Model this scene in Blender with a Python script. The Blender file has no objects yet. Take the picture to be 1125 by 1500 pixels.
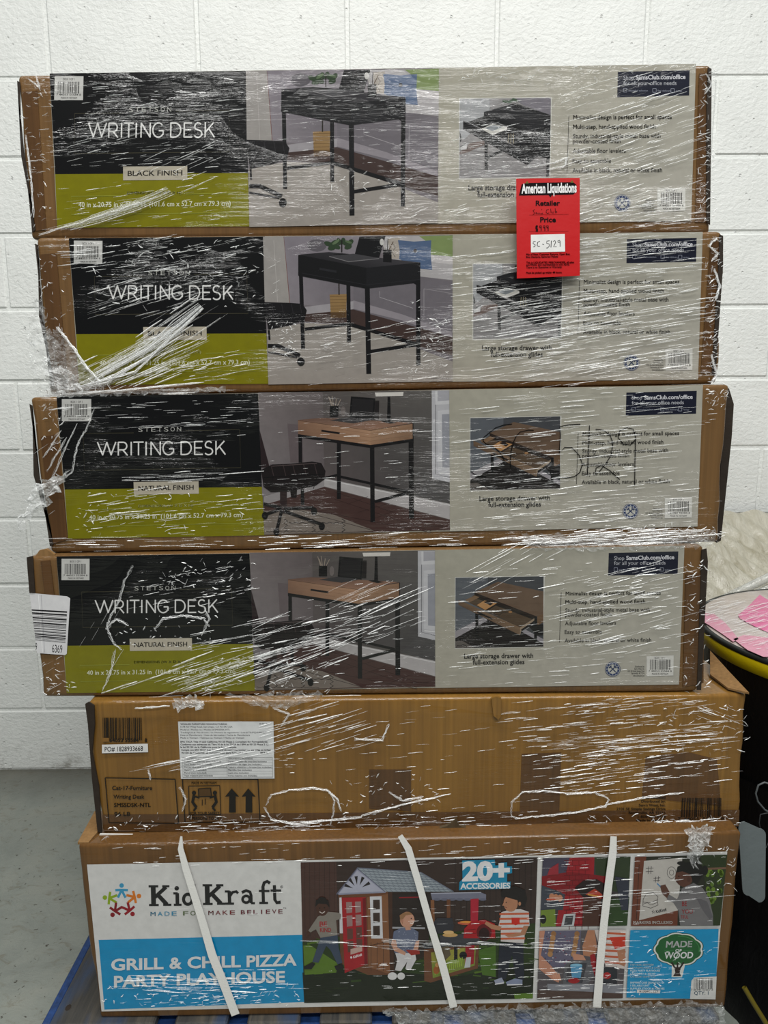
import bpy, math, random
import numpy as np
from mathutils import Vector, Matrix
from mathutils.geometry import tessellate_polygon
from mathutils import noise as mnoise

scene = bpy.context.scene
COL = scene.collection
rnd = random.Random(7)

# ------------------------------------------------------------------ camera
CAM_H, YAW, PITCH, ROLL, FPX = 1.202, 0.0056, 0.1696, -0.0052, 1080.0
cy, sy = math.cos(YAW), math.sin(YAW)
FW = Vector((sy*math.cos(PITCH), cy*math.cos(PITCH), -math.sin(PITCH)))
R0 = Vector((cy, -sy, 0.0)); U0 = R0.cross(FW)
RT = R0*math.cos(ROLL) + U0*math.sin(ROLL)
UP = U0*math.cos(ROLL) - R0*math.sin(ROLL)
EYE = Vector((0, 0, CAM_H))
cd = bpy.data.cameras.new('camera'); cam = bpy.data.objects.new('camera', cd); COL.objects.link(cam)
cd.sensor_fit = 'VERTICAL'; cd.sensor_height = 36.0; cd.lens = FPX/1500.0*36.0
cam.matrix_world = Matrix.Translation(EYE) @ Matrix((RT, UP, -FW)).transposed().to_4x4()
scene.camera = cam

# ------------------------------------------------------------------ world, lights, exposure
wd = bpy.data.worlds.new('room_ambient'); scene.world = wd; wd.use_nodes = True
wd.node_tree.nodes['Background'].inputs[0].default_value = (0.93, 0.97, 1.0, 1)
wd.node_tree.nodes['Background'].inputs[1].default_value = 0.12
def area(name, loc, sx, sy_, power, target=None, col=(1, 0.99, 0.96)):
    l = bpy.data.lights.new(name, 'AREA'); l.shape = 'RECTANGLE'; l.size = sx; l.size_y = sy_; l.energy = power; l.color = col
    o = bpy.data.objects.new(name, l); COL.objects.link(o); o.location = loc
    if target is not None:
        o.rotation_euler = (Vector(target)-Vector(loc)).to_track_quat('-Z', 'Y').to_euler()
    return o
area('ceiling_tube_light', (0.1, 0.45, 3.5), 3.4, 0.3, 90)
area('ceiling_tube_light', (0.3, -1.3, 3.6), 3.4, 0.3, 118)
area('ceiling_tube_light', (0.1, -3.4, 3.6), 3.4, 0.3, 60)
scene.view_settings.view_transform = 'Standard'; scene.view_settings.look = 'None'
scene.view_settings.gamma = 1.0; scene.view_settings.use_curve_mapping = False
scene.view_settings.exposure = 0.0

# ------------------------------------------------------------------ helpers
def ray(px, py):
    return FW + RT*((px-562.5)/FPX) - UP*((py-750.0)/FPX)
def unp(px, py, Y, yw=0.0):
    """photo pixel -> point on the upright plane y = Y + yw*x"""
    d = ray(px, py); t = Y/(d.y - yw*d.x)
    return EYE + d*t
def unz(px, py, z):
    d = ray(px, py); t = (z-CAM_H)/d.z
    return EYE + d*t
def lin(c):
    r = []
    for v in c[:3]:
        v = v/255.0
        r.append(v/12.92 if v <= 0.04045 else ((v+0.055)/1.055)**2.4)
    return (r[0], r[1], r[2], 1.0)

def empty(name, loc, label=None, cat=None, group=None, kind=None):
    o = bpy.data.objects.new(name, None); COL.objects.link(o); o.location = loc; o.empty_display_size = 0.05
    tag(o, label, cat, group, kind); return o
def tag(o, label=None, cat=None, group=None, kind=None):
    if label: o['label'] = label
    if cat: o['category'] = cat
    if group: o['group'] = group
    if kind: o['kind'] = kind
    return o
def wloc(o):
    v = Vector((0, 0, 0))
    while o is not None:
        v += o.location; o = o.parent
    return v
def mk(name, verts, faces, mat, parent=None, cols=None, smooth=False, loc=None, alpha=None):
    """one mesh object from WORLD coordinates"""
    off = wloc(parent) if parent else Vector((0, 0, 0))
    L = Vector(loc) if loc is not None else Vector((0, 0, 0))
    base = off if parent else L
    me = bpy.data.meshes.new(name)
    me.from_pydata([tuple(Vector(v)-base) for v in verts], [], faces)
    if cols is not None:
        a = me.color_attributes.new('Col', 'FLOAT_COLOR', 'POINT')
        a.data.foreach_set('color', np.array(cols, dtype=np.float32).ravel())
    if smooth: me.polygons.foreach_set('use_smooth', [True]*len(me.polygons))
    me.materials.append(mat); me.update()
    o = bpy.data.objects.new(name, me); COL.objects.link(o)
    if parent: o.parent = parent
    else: o.location = base
    return o
BOXF = [(0,1,2,3),(7,6,5,4),(0,4,5,1),(1,5,6,2),(2,6,7,3),(3,7,4,0)]
def boxv(x0, x1, y0, y1, z0, z1):
    return [(x0,y0,z0),(x0,y1,z0),(x1,y1,z0),(x1,y0,z0),(x0,y0,z1),(x0,y1,z1),(x1,y1,z1),(x1,y0,z1)]
def chamfer_box(x0, x1, y0, y1, z0, z1, c):
    """box with its 12 edges cut, 24 verts"""
    V, F = [], []
    X, Y, Z = (x0, x1), (y0, y1), (z0, z1); idx = {}
    for i in (0, 1):
        for j in (0, 1):
            for k in (0, 1):
                sx, sy_, sz = (1, -1)[i], (1, -1)[j], (1, -1)[k]
                for a in range(3):
                    p = [X[i]+sx*c, Y[j]+sy_*c, Z[k]+sz*c]
                    p[a] = (X[i], Y[j], Z[k])[a]
                    idx[(i, j, k, a)] = len(V); V.append(tuple(p))
    def q(*ks): F.append(tuple(idx[k] for k in ks))
    for s in (0, 1):
        q((s,0,0,0),(s,1,0,0),(s,1,1,0),(s,0,1,0)); q((0,s,0,1),(1,s,0,1),(1,s,1,1),(0,s,1,1)); q((0,0,s,2),(1,0,s,2),(1,1,s,2),(0,1,s,2))
    for a in (0, 1):
        for b in (0, 1):
            q((a,b,0,0),(a,b,1,0),(a,b,1,1),(a,b,0,1)); q((a,0,b,0),(a,1,b,0),(a,1,b,2),(a,0,b,2)); q((0,a,b,1),(1,a,b,1),(1,a,b,2),(0,a,b,2))
    for i in (0, 1):
        for j in (0, 1):
            for k in (0, 1):
                F.append((idx[(i,j,k,0)], idx[(i,j,k,1)], idx[(i,j,k,2)]))
    return V, F
def recalc(o):
    import bmesh
    bm = bmesh.new(); bm.from_mesh(o.data); bmesh.ops.recalc_face_normals(bm, faces=bm.faces); bm.to_mesh(o.data); bm.free()
    return o

# ------------------------------------------------------------------ materials
def newmat(name):
    m = bpy.data.materials.new(name); m.use_nodes = True
    return m, m.node_tree, m.node_tree.nodes['Principled BSDF']
def N(nt, t, **kw):
    n = nt.nodes.new(t)
    for k, v in kw.items():
        if k in n.inputs: n.inputs[k].default_value = v
        else: setattr(n, k, v)
    return n
def mapping(nt, scale, rot=(0, 0, 0), coord='Object', loc=(0, 0, 0)):
    tc = N(nt, 'ShaderNodeTexCoord'); mp = N(nt, 'ShaderNodeMapping')
    mp.inputs['Scale'].default_value = scale; mp.inputs['Rotation'].default_value = rot; mp.inputs['Location'].default_value = loc
    nt.links.new(tc.outputs[coord], mp.inputs['Vector']); return mp
def noise(nt, scale, mp=None, detail=3.0, rough=0.55, dist=0.0):
    n = N(nt, 'ShaderNodeTexNoise'); n.inputs['Scale'].default_value = scale; n.inputs['Detail'].default_value = detail
    n.inputs['Roughness'].default_value = rough; n.inputs['Distortion'].default_value = dist
    if mp: nt.links.new(mp.outputs['Vector'], n.inputs['Vector'])
    return n
def ramp(nt, src, stops):
    r = N(nt, 'ShaderNodeValToRGB'); e = r.color_ramp.elements
    e[0].position, e[0].color = stops[0]; e[1].position, e[1].color = stops[-1]
    for p, c in stops[1:-1]:
        x = e.new(p); x.color = c
    nt.links.new(src, r.inputs['Fac']); return r
def mathn(nt, op, a, b):
    m = N(nt, 'ShaderNodeMath', operation=op)
    for i, v in enumerate((a, b)):
        if isinstance(v, (int, float)): m.inputs[i].default_value = v
        else: nt.links.new(v, m.inputs[i])
    return m.outputs[0]
def film_coat(nt, b, ang=-0.10, amount=1.0, weight=0.9, lo=0.42):
    """tight stretch film: a glossy coat whose normal follows fine, mostly horizontal wrinkles"""
    mp = mapping(nt, (5.0, 5.0, 95.0), (0, ang, 0)); n1 = noise(nt, 1.0, mp, 3.0, 0.6, 1.2)
    mp2 = mapping(nt, (16.0, 16.0, 260.0), (0, ang*1.7, 0)); n2 = noise(nt, 1.0, mp2, 2.0, 0.6, 1.5)
    mpm = mapping(nt, (3.2, 3.2, 7.5), (0, ang*2, 0)); nm = noise(nt, 1.0, mpm, 3.0, 0.6, 0.6)
    mask = ramp(nt, nm.outputs['Fac'], [(lo+.02, (0.03,)*3+(1,)), (lo+0.24, (1, 1, 1, 1))])
    h = mathn(nt, 'ADD', mathn(nt, 'MULTIPLY', n1.outputs['Fac'], 1.0), mathn(nt, 'MULTIPLY', n2.outputs['Fac'], 0.35))
    h = mathn(nt, 'MULTIPLY', h, mask.outputs['Color'])
    bp = N(nt, 'ShaderNodeBump'); bp.inputs['Strength'].default_value = 1.0; bp.inputs['Distance'].default_value = 0.0052*amount
    nt.links.new(h, bp.inputs['Height'])
    b.inputs['Coat Weight'].default_value = weight; b.inputs['Coat Roughness'].default_value = 0.10; b.inputs['Coat IOR'].default_value = 1.5
    nt.links.new(bp.outputs['Normal'], b.inputs['Coat Normal'])
def mat_print(name, ang, amount, weight=0.9, lo=0.42, rough=0.4, mul=0.62):
    m, nt, b = newmat(name)
    a = N(nt, 'ShaderNodeAttribute', attribute_name='Col')
    n = noise(nt, 60.0, mapping(nt, (1, 1, 1)), 4.0, 0.6)
    r = ramp(nt, n.outputs['Fac'], [(0.3, (mul*.93,)*3+(1,)), (0.7, (mul*1.06,)*3+(1,))])
    mx = N(nt, 'ShaderNodeMix', data_type='RGBA', blend_type='MULTIPLY'); mx.inputs[0].default_value = 1.0
    nt.links.new(a.outputs['Color'], mx.inputs[6]); nt.links.new(r.outputs['Color'], mx.inputs[7])
    nt.links.new(mx.outputs[2], b.inputs['Base Color']); b.inputs['Roughness'].default_value = rough
    b.inputs['Specular IOR Level'].default_value = 0.1
    if weight > 0: film_coat(nt, b, ang, amount, weight, lo)
    return m
def mat_card(name, c1, c2, ang=-0.1, amount=1.0, weight=0.8, lo=0.42):
    m, nt, b = newmat(name)
    n = noise(nt, 1.0, mapping(nt, (7, 7, 2.2)), 5.0, 0.6); n2 = noise(nt, 1.0, mapping(nt, (190, 190, 3)), 2.0, 0.5)
    r = ramp(nt, n.outputs['Fac'], [(0.3, lin(c2)), (0.7, lin(c1))])
    r2 = ramp(nt, n2.outputs['Fac'], [(0.3, (0.42, 0.42, 0.42, 1)), (0.7, (0.56, 0.56, 0.56, 1))])
    mx = N(nt, 'ShaderNodeMix', data_type='RGBA', blend_type='MULTIPLY'); mx.inputs[0].default_value = 1.0
    nt.links.new(r.outputs['Color'], mx.inputs[6]); nt.links.new(r2.outputs['Color'], mx.inputs[7])
    nt.links.new(mx.outputs[2], b.inputs['Base Color']); b.inputs['Roughness'].default_value = 0.75
    b.inputs['Specular IOR Level'].default_value = 0.15
    if weight > 0: film_coat(nt, b, ang, amount, weight, lo)
    return m
def mat_plain(name, c, rough=0.6, bump=0.0, bscale=80.0, spec=0.4, var=0.0):
    m, nt, b = newmat(name); b.inputs['Base Color'].default_value = lin(c); b.inputs['Roughness'].default_value = rough
    b.inputs['Specular IOR Level'].default_value = spec
    n = noise(nt, bscale, mapping(nt, (1, 1, 1)), 4.0, 0.6)
    if var > 0:
        d = tuple(max(0, v*(1-var)) for v in c); r = ramp(nt, n.outputs['Fac'], [(0.3, lin(d)), (0.7, lin(c))])
        nt.links.new(r.outputs['Color'], b.inputs['Base Color'])
    if bump > 0:
        bp = N(nt, 'ShaderNodeBump'); bp.inputs['Distance'].default_value = bump
        nt.links.new(n.outputs['Fac'], bp.inputs['Height']); nt.links.new(bp.outputs['Normal'], b.inputs['Normal'])
    return m

# painted block wall
M_WALL, nt, b = newmat('painted_block')
n1 = noise(nt, 1.0, mapping(nt, (70, 70, 95)), 3.0, 0.6, 0.4); n2 = noise(nt, 7.0, mapping(nt, (1, 1, 1)), 4.0, 0.6)
vo = N(nt, 'ShaderNodeTexVoronoi'); vo.inputs['Scale'].default_value = 42.0
nt.links.new(mapping(nt, (1, 1, 1.3)).outputs['Vector'], vo.inputs['Vector'])
pit = ramp(nt, vo.outputs['Distance'], [(0.03, (0, 0, 0, 1)), (0.16, (1, 1, 1, 1))])
gate = ramp(nt, noise(nt, 11.0, mapping(nt, (1, 1, 1), loc=(3, 1, 2)), 2.0).outputs['Fac'], [(0.46, (1, 1, 1, 1)), (0.6, (0, 0, 0, 1))])
pitg = mathn(nt, 'MAXIMUM', pit.outputs['Color'], gate.outputs['Color'])
hh = mathn(nt, 'ADD', mathn(nt, 'MULTIPLY', n1.outputs['Fac'], 0.55), mathn(nt, 'MULTIPLY', pitg, 0.5))
bp = N(nt, 'ShaderNodeBump'); bp.inputs['Distance'].default_value = 0.005
nt.links.new(hh, bp.inputs['Height']); nt.links.new(bp.outputs['Normal'], b.inputs['Normal'])
cr = ramp(nt, n2.outputs['Fac'], [(0.3, lin((222, 225, 222))), (0.7, lin((232, 235, 232)))])
sep = N(nt, 'ShaderNodeSeparateXYZ'); geo = N(nt, 'ShaderNodeNewGeometry'); nt.links.new(geo.outputs['Position'], sep.inputs[0])
dz = ramp(nt, sep.outputs['Z'], [(0.0, (1, 1, 1, 1)), (0.11, (0, 0, 0, 1))])
dn = ramp(nt, noise(nt, 1.0, mapping(nt, (17, 17, 17)), 5.0, 0.7).outputs['Fac'], [(0.5, (0, 0, 0, 1)), (0.68, (1, 1, 1, 1))])
df = mathn(nt, 'MULTIPLY', mathn(nt, 'MULTIPLY', dz.outputs['Color'], dn.outputs['Color']), 0.75)
mx = N(nt, 'ShaderNodeMix', data_type='RGBA'); nt.links.new(df, mx.inputs[0]); nt.links.new(cr.outputs['Color'], mx.inputs[6]); mx.inputs[7].default_value = lin((110, 105, 92))
nt.links.new(mx.outputs[2], b.inputs['Base Color']); b.inputs['Roughness'].default_value = 0.42; b.inputs['Specular IOR Level'].default_value = 0.35
# concrete floor
M_FLOOR, nt, b = newmat('grey_painted_concrete')
n1 = noise(nt, 3.2, mapping(nt, (1, 1, 1)), 8.0, 0.65, 0.5); n2 = noise(nt, 26.0, mapping(nt, (1, 1.6, 1)), 5.0, 0.7, 0.8); n3 = noise(nt, 70.0, mapping(nt, (1, 1, 1), loc=(5, 2, 0)), 3.0, 0.6)
c1 = ramp(nt, n1.outputs['Fac'], [(0.3, lin((106, 112, 107))), (0.5, lin((129, 134, 127))), (0.72, lin((142, 143, 133)))])
c2 = ramp(nt, n2.outputs['Fac'], [(0.56, (0, 0, 0, 1)), (0.70, (0.6, 0.6, 0.6, 1))])
c3 = ramp(nt, n3.outputs['Fac'], [(0.655, (0, 0, 0, 1)), (0.70, (1, 1, 1, 1))])
mx = N(nt, 'ShaderNodeMix', data_type='RGBA'); nt.links.new(c2.outputs['Color'], mx.inputs[0]); nt.links.new(c1.outputs['Color'], mx.inputs[6]); mx.inputs[7].default_value = lin((98, 90, 72))
mx2 = N(nt, 'ShaderNodeMix', data_type='RGBA'); nt.links.new(c3.outputs['Color'], mx2.inputs[0]); nt.links.new(mx.outputs[2], mx2.inputs[6]); mx2.inputs[7].default_value = lin((52, 46, 36))
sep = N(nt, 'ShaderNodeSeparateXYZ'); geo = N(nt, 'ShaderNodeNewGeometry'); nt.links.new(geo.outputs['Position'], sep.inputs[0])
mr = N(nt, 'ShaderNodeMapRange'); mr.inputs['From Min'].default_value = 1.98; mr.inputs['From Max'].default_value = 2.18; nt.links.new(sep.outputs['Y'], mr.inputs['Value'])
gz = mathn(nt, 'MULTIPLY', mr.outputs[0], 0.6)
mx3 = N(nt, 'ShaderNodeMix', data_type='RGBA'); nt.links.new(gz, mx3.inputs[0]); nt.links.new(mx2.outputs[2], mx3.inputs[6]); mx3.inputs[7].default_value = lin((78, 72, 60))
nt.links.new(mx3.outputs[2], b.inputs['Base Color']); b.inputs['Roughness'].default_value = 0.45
bp = N(nt, 'ShaderNodeBump'); bp.inputs['Distance'].default_value = 0.002; nt.links.new(n2.outputs['Fac'], bp.inputs['Height']); nt.links.new(bp.outputs['Normal'], b.inputs['Normal'])

def mat_film(name, base, alpha, rough=0.12, bump=0.0, bscale=120.0):
    """clear plastic film: glossy and slightly milky, mixed with transparency"""
    m = bpy.data.materials.new(name); m.use_nodes = True; nt = m.node_tree; nt.nodes.clear()
    out = N(nt, 'ShaderNodeOutputMaterial'); mixn = N(nt, 'ShaderNodeMixShader'); tr = N(nt, 'ShaderNodeBsdfTransparent'); p = N(nt, 'ShaderNodeBsdfPrincipled')
    p.inputs['Base Color'].default_value = lin(base); p.inputs['Roughness'].default_value = rough; p.inputs['Specular IOR Level'].default_value = 0.8
    n = noise(nt, bscale, mapping(nt, (1, 1, 1)), 4.0, 0.65, 1.0)
    if bump > 0:
        bp = N(nt, 'ShaderNodeBump'); bp.inputs['Distance'].default_value = bump
        nt.links.new(n.outputs['Fac'], bp.inputs['Height']); nt.links.new(bp.outputs['Normal'], p.inputs['Normal'])
    r = ramp(nt, n.outputs['Fac'], [(0.35, (alpha*0.45,)*3+(1,)), (0.68, (min(1, alpha*1.7),)*3+(1,))])
    nt.links.new(r.outputs['Color'], mixn.inputs[0]); nt.links.new(tr.outputs[0], mixn.inputs[1]); nt.links.new(p.outputs[0], mixn.inputs[2])
    nt.links.new(mixn.outputs[0], out.inputs[0]); return m
M_STRAND = mat_film('wrinkled_film_highlight', (244, 246, 246), 0.75, 0.2, 0, 260.0)  # milky white base stands in for the highlights along film creases
_nt = M_STRAND.node_tree; _mx = [n for n in _nt.nodes if n.type == 'MIX_SHADER'][0]; _at = N(_nt, 'ShaderNodeAttribute', attribute_name='Col')
_src = _mx.inputs[0].links[0].from_socket; _nt.links.new(mathn(_nt, 'MULTIPLY', _src, _at.outputs['Fac']), _mx.inputs[0])
M_SHEET = mat_film('crumpled_clear_film', (215, 218, 218), 0.22, 0.08, 0.006, 110.0)
M_KNOT = mat_film('bunched_film', (228, 231, 231), 0.42, 0.08, 0.005, 120.0)

# ------------------------------------------------------------------ flat print: polygons with their own colours
def homog(src, dst):
    A = []
    for (x, y), (u, v) in zip(src, dst):
        A.append([x, y, 1, 0, 0, 0, -u*x, -u*y, -u]); A.append([0, 0, 0, x, y, 1, -v*x, -v*y, -v])
    _, _, vt = np.linalg.svd(np.array(A, float)); return vt[-1].reshape(3, 3)
_tc = {}
def glyphs(s, off):
    k = (s, off)
    if k not in _tc and 'M' in s and off > 0:      # an outset M folds over itself: thicken it with shifted copies instead
        v0, f0 = glyphs(s, 0.0); v, f = [], []
        for dx_, dy_ in ((-off, -off*.7), (off, -off*.7), (off, off*.7), (-off, off*.7)):
            b0 = len(v); v += [(x+dx_, y+dy_) for x, y in v0]; f += [tuple(b0+i for i in q) for q in f0]
        _tc[k] = (v, f)
    if k not in _tc:
        cu = bpy.data.curves.new('t', 'FONT'); cu.body = s; cu.offset = off; cu.size = 1.0; cu.resolution_u = 2 if ('g' in s or len(s) > 25) else 3
        ob = bpy.data.objects.new('t', cu); COL.objects.link(ob)
        me = ob.to_mesh(); v = [(p.co.x, p.co.y) for p in me.vertices]; f = [tuple(p.vertices) for p in me.polygons]
        ob.to_mesh_clear(); bpy.data.objects.remove(ob); bpy.data.curves.remove(cu)
        _tc[k] = (v, f)
    return _tc[k]
CAPH = 0.69
class Art:
    def __init__(s, place): s.place = place; s.V = []; s.F = []; s.C = []; s.k = 0; s.T = []
    def push(s, src, dst): s.T.append(homog(src, dst))
    def pop(s): s.T.pop()
    def pt(s, p):
        x, y = p
        for H in reversed(s.T):
            w = H @ (x, y, 1.0); x, y = w[0]/w[2], w[1]/w[2]
        return s.place(x, y, 0.0008 + s.k*0.000006)
    def tri(s, pts, faces, c):
        s.k += 1; b0 = len(s.V)
        s.V += [s.pt(p) for p in pts]; s.F += [tuple(b0+i for i in f) for f in faces]
        s.C += ([lin(q) for q in c] if isinstance(c, list) else [lin(c)]*len(pts))
    def poly(s, pts, c):
        if len(pts) <= 4 and isinstance(c, list): return s.tri(pts, [tuple(range(len(pts)))], c)
        t = tessellate_polygon([[Vector((p[0], p[1], 0)) for p in pts]])
        s.tri(pts, [tuple(f) for f in t], c)
    def rect(s, x0, y0, x1, y1, c): s.poly([(x0, y0), (x1, y0), (x1, y1), (x0, y1)], c)
    def line(s, pts, w, c, closed=False):
        P = list(pts) + ([pts[0]] if closed else []); vs, fs = [], []
        n = len(P)
        for i, p in enumerate(P):
            a = P[max(i-1, 0)]; b_ = P[min(i+1, n-1)]; dx, dy = b_[0]-a[0], b_[1]-a[1]; L = math.hypot(dx, dy) or 1
            ww = w[i] if isinstance(w, list) else w
            vs += [(p[0]-dy/L*ww/2, p[1]+dx/L*ww/2), (p[0]+dy/L*ww/2, p[1]-dx/L*ww/2)]
            if i: fs.append((2*i-2, 2*i-1, 2*i+1, 2*i))
        s.tri(vs, fs, c)
    def frame(s, pts, w, c):
        for i in range(4): s.line([pts[i], pts[(i+1) % 4]], w, c)
    def ell(s, cx, cy_, rx, ry, c, n=16, rot=0):
        ca, sa = math.cos(rot), math.sin(rot)
        s.tri([(cx+rx*math.cos(t)*ca-ry*math.sin(t)*sa, cy_+rx*math.cos(t)*sa+ry*math.sin(t)*ca) for t in [2*math.pi*i/n for i in range(n)]], [tuple(range(n))], c)
    def text(s, t, x0, yb, x1, h, c, bold=0.0, yb1=None, shear=0.0):
        v, f = glyphs(t, bold)
        if not v: return
        xa, xb = min(p[0] for p in v), max(p[0] for p in v); sx = (x1-x0)/(xb-xa); sy_ = h/CAPH; yb1 = yb if yb1 is None else yb1
        P = []
        for (x, y) in v:
            X = x0+(x-xa)*sx+y*sy_*shear; P.append((X, yb+(yb1-yb)*(X-x0)/(x1-x0)-y*sy_))
        s.tri(P, f, c)
    def barcode(s, x0, y0, x1, y1, c=(20, 20, 20), seed=3, horizontal=False, n=30):
        r = random.Random(seed); x = 0; ws = [r.choice((1, 1, 2, 3)) for _ in range(2*n)]; T = sum(ws)
        for i, w in enumerate(ws):
            if i % 2 == 0:
                a, b_ = x/T, (x+w)/T
                if horizontal: s.rect(x0, y0+(y1-y0)*a, x1, y0+(y1-y0)*b_, c)
                else: s.rect(x0+(x1-x0)*a, y0, x0+(x1-x0)*b_, y1, c)
                s.k -= 1
            x += w
        s.k += 1
    def build(s, name, mat, parent, label=None):
        o = mk(name, s.V, s.F, mat, parent, s.C)
        if label: o['label'] = label
        return o

# ================================================================== SETTING
D = 2.1864; X0 = -0.8932; Z0 = 2.2352; BH = 0.2032; BL = 0.4064
wall = empty('wall_back', (0, D, 0), kind='structure')
wb = mk('mortar_bed', boxv(-3.2, 3.4, D+0.004, D+0.15, 0, 3.05), BOXF, M_WALL, wall); recalc(wb)
wb['label'] = 'recessed white painted mortar joints'
_bm = {}
def block(xa, xb, za, zb, var):
    w = round(xb-xa, 4); key = (w, var)
    if key not in _bm:
        r = random.Random(hash(key) % 1000 + var); c = 0.0035
        V, F = chamfer_box(-w/2+0.0042, w/2-0.0042, 0.0, 0.09, 0.0042, BH-0.0042, c)
        V = [(x+r.uniform(-.0008, .0008), y+(r.uniform(-.0008, .0008) if y < 0.02 else 0), z+r.uniform(-.0008, .0008)) for x, y, z in V]
        o = mk('tmp', V, F, M_WALL); recalc(o); _bm[key] = o.data; o.data.name = 'block'; bpy.data.objects.remove(o)
    o = bpy.data.objects.new('block', _bm[key]); COL.objects.link(o); o.parent = wall
    o.location = ((xa+xb)/2, rnd.uniform(-0.0008, 0.0008), za)
for k in range(-4, 11):
    zb = Z0-k*BH; za = zb-BH
    odd = k % 2
    js = [X0+BL*(i+(0.5 if odd else 0)) for i in range(-6, 11)]
    if odd and k >= 3:
        js = [j+0.036 if abs(j-(X0-BL/2)) < 0.01 else j for j in js]
    for a, b_ in zip(js, js[1:]):
        if b_ > 3.3 or a < -3.2: continue
        block(a, b_, za, zb, (k*7+int(a*10)) % 3)
fl = mk('floor', boxv(-3.2, 3.4, -2.5, D+0.15, -0.1, 0.0), BOXF, M_FLOOR); recalc(fl); tag(fl, kind='structure')

# ================================================================== CARTONS
CARD_A = mat_card('brown_corrugated_board', (150, 112, 66), (128, 94, 54), -0.10, 1.0, 0.8, 0.46)
CARD_B = mat_card('amber_corrugated_board', (172, 126, 54), (146, 104, 44), -0.12, 0.9, 0.8, 0.50)
CARD_K = mat_card('darker_corrugated_board', (140, 98, 48), (116, 80, 38), -0.05, 0.7, 0.8, 0.54)
CARD_RAW = mat_card('raw_board', (190, 150, 100), (160, 120, 74), 0, 0, 0)
M_TAPE = mat_card('brown_packing_tape', (118, 80, 38), (96, 64, 30), -0.1, 0.8, 1.0, 0.45)
M_DARK = mat_plain('shadowed_board_edge', (36, 27, 18), 0.8, 0.001, 60)  # dark board; the shade of the open end gap is put into this colour

class Face:
    """front plane of a carton"""
    def __init__(s, Y, yw): s.Y = Y; s.yw = yw; s.n = Vector((yw, -1, 0)).normalized()
    def at(s, px, py, off=0.0): return unp(px, py, s.Y, s.yw) + s.n*off
def rounded_carton(name, face, quad, depth, r, mat, parent, bulge=None, dent=0.004, seed=0):
    """soft-edged carton: quad = front corners TL TR BR BL in photo pixels, depth in metres"""
    TL, TR, BR, BL_ = [face.at(*q) for q in quad]
    back = Vector((-face.yw, 1, 0)).normalized()
    W = (TR-TL).length; H = (TL-BL_).length
    def ticks(L, n):
        t = [0, r*0.15, r*0.5, r] + [r+(L-2*r)*i/n for i in range(1, n)] + [L-r, L-r*0.5, L-r*0.15, L]
        return t
    A, B, Cc = ticks(W, 28), ticks(H, 8), ticks(depth, 8)
    V, F, idx = [], [], {}
    def vert(i, j, k):
        if (i, j, k) in idx: return idx[(i, j, k)]
        p = Vector((A[i], B[j], Cc[k])); q = Vector((min(max(p.x, r), W-r), min(max(p.y, r), H-r), min(max(p.z, r), depth-r)))
        d = p-q
        if d.length > 1e-9: p = q + d.normalized()*min(r, max(abs(d.x), abs(d.y), abs(d.z)) if d.length else r)
        a, b_, c = p.x/W, p.y/H, p.z
        P = BL_*(1-a)*(1-b_)+BR*a*(1-b_)+TL*(1-a)*b_+TR*a*b_ + back*c
        e = min(1.0, (1-min(min(a, 1-a)*W/0.03, 1)) + (1-min(min(b_, 1-b_)*H/0.012, 1))*0.3)
        nz = mnoise.noise(P*9+Vector((seed, 0, 0)))*dent + mnoise.noise(P*28+Vector((0, seed, 0)))*dent*0.4
        P = P + Vector((nz*e, abs(nz)*e*0.5, 0))
        if bulge:
            s_ = bulge(b_); f = max(0, 1-min(a, 1-a)*W/0.05)
            P = P + Vector((s_[0]*f if a < .5 else s_[1]*f, 0, 0))
        idx[(i, j, k)] = len(V); V.append(P); return idx[(i, j, k)]
    nA, nB, nC = len(A)-1, len(B)-1, len(Cc)-1
    for i in range(nA):
        for j in range(nB):
            F.append((vert(i, j, 0), vert(i+1, j, 0), vert(i+1, j+1, 0), vert(i, j+1, 0))); F.append((vert(i, j, nC), vert(i, j+1, nC), vert(i+1, j+1, nC), vert(i+1, j, nC)))
        for k in range(nC):
            F.append((vert(i, 0, k), vert(i, 0, k+1), vert(i+1, 0, k+1), vert(i+1, 0, k))); F.append((vert(i, nB, k), vert(i+1, nB, k), vert(i+1, nB, k+1), vert(i, nB, k+1)))
    for j in range(nB):
        for k in range(nC):
            F.append((vert(0, j, k), vert(0, j+1, k), vert(0, j+1, k+1), vert(0, j, k+1))); F.append((vert(nA, j, k), vert(nA, j, k+1), vert(nA, j+1, k+1), vert(nA, j+1, k)))
    return mk(name, V, F, mat, parent, smooth=True)
def slab(name, face, pts, off, thick, mat, parent, label=None):
    """thin solid on the carton's front: pixel outline, standing off by OFF, THICK thick"""
    f = [face.at(x, y, off+thick) for x, y in pts]; b_ = [face.at(x, y, off) for x, y in pts]; n = len(pts)
    F = [tuple(t) for t in tessellate_polygon([[Vector((x, y, 0)) for x, y in pts]])]
    F = F + [tuple(n+i for i in reversed(t)) for t in F] + [(i, (i+1) % n, n+(i+1) % n, n+i) for i in range(n)]
    o = mk(name, f+b_, F, mat, parent); recalc(o)
    if label: o['label'] = label
    return o

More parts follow.
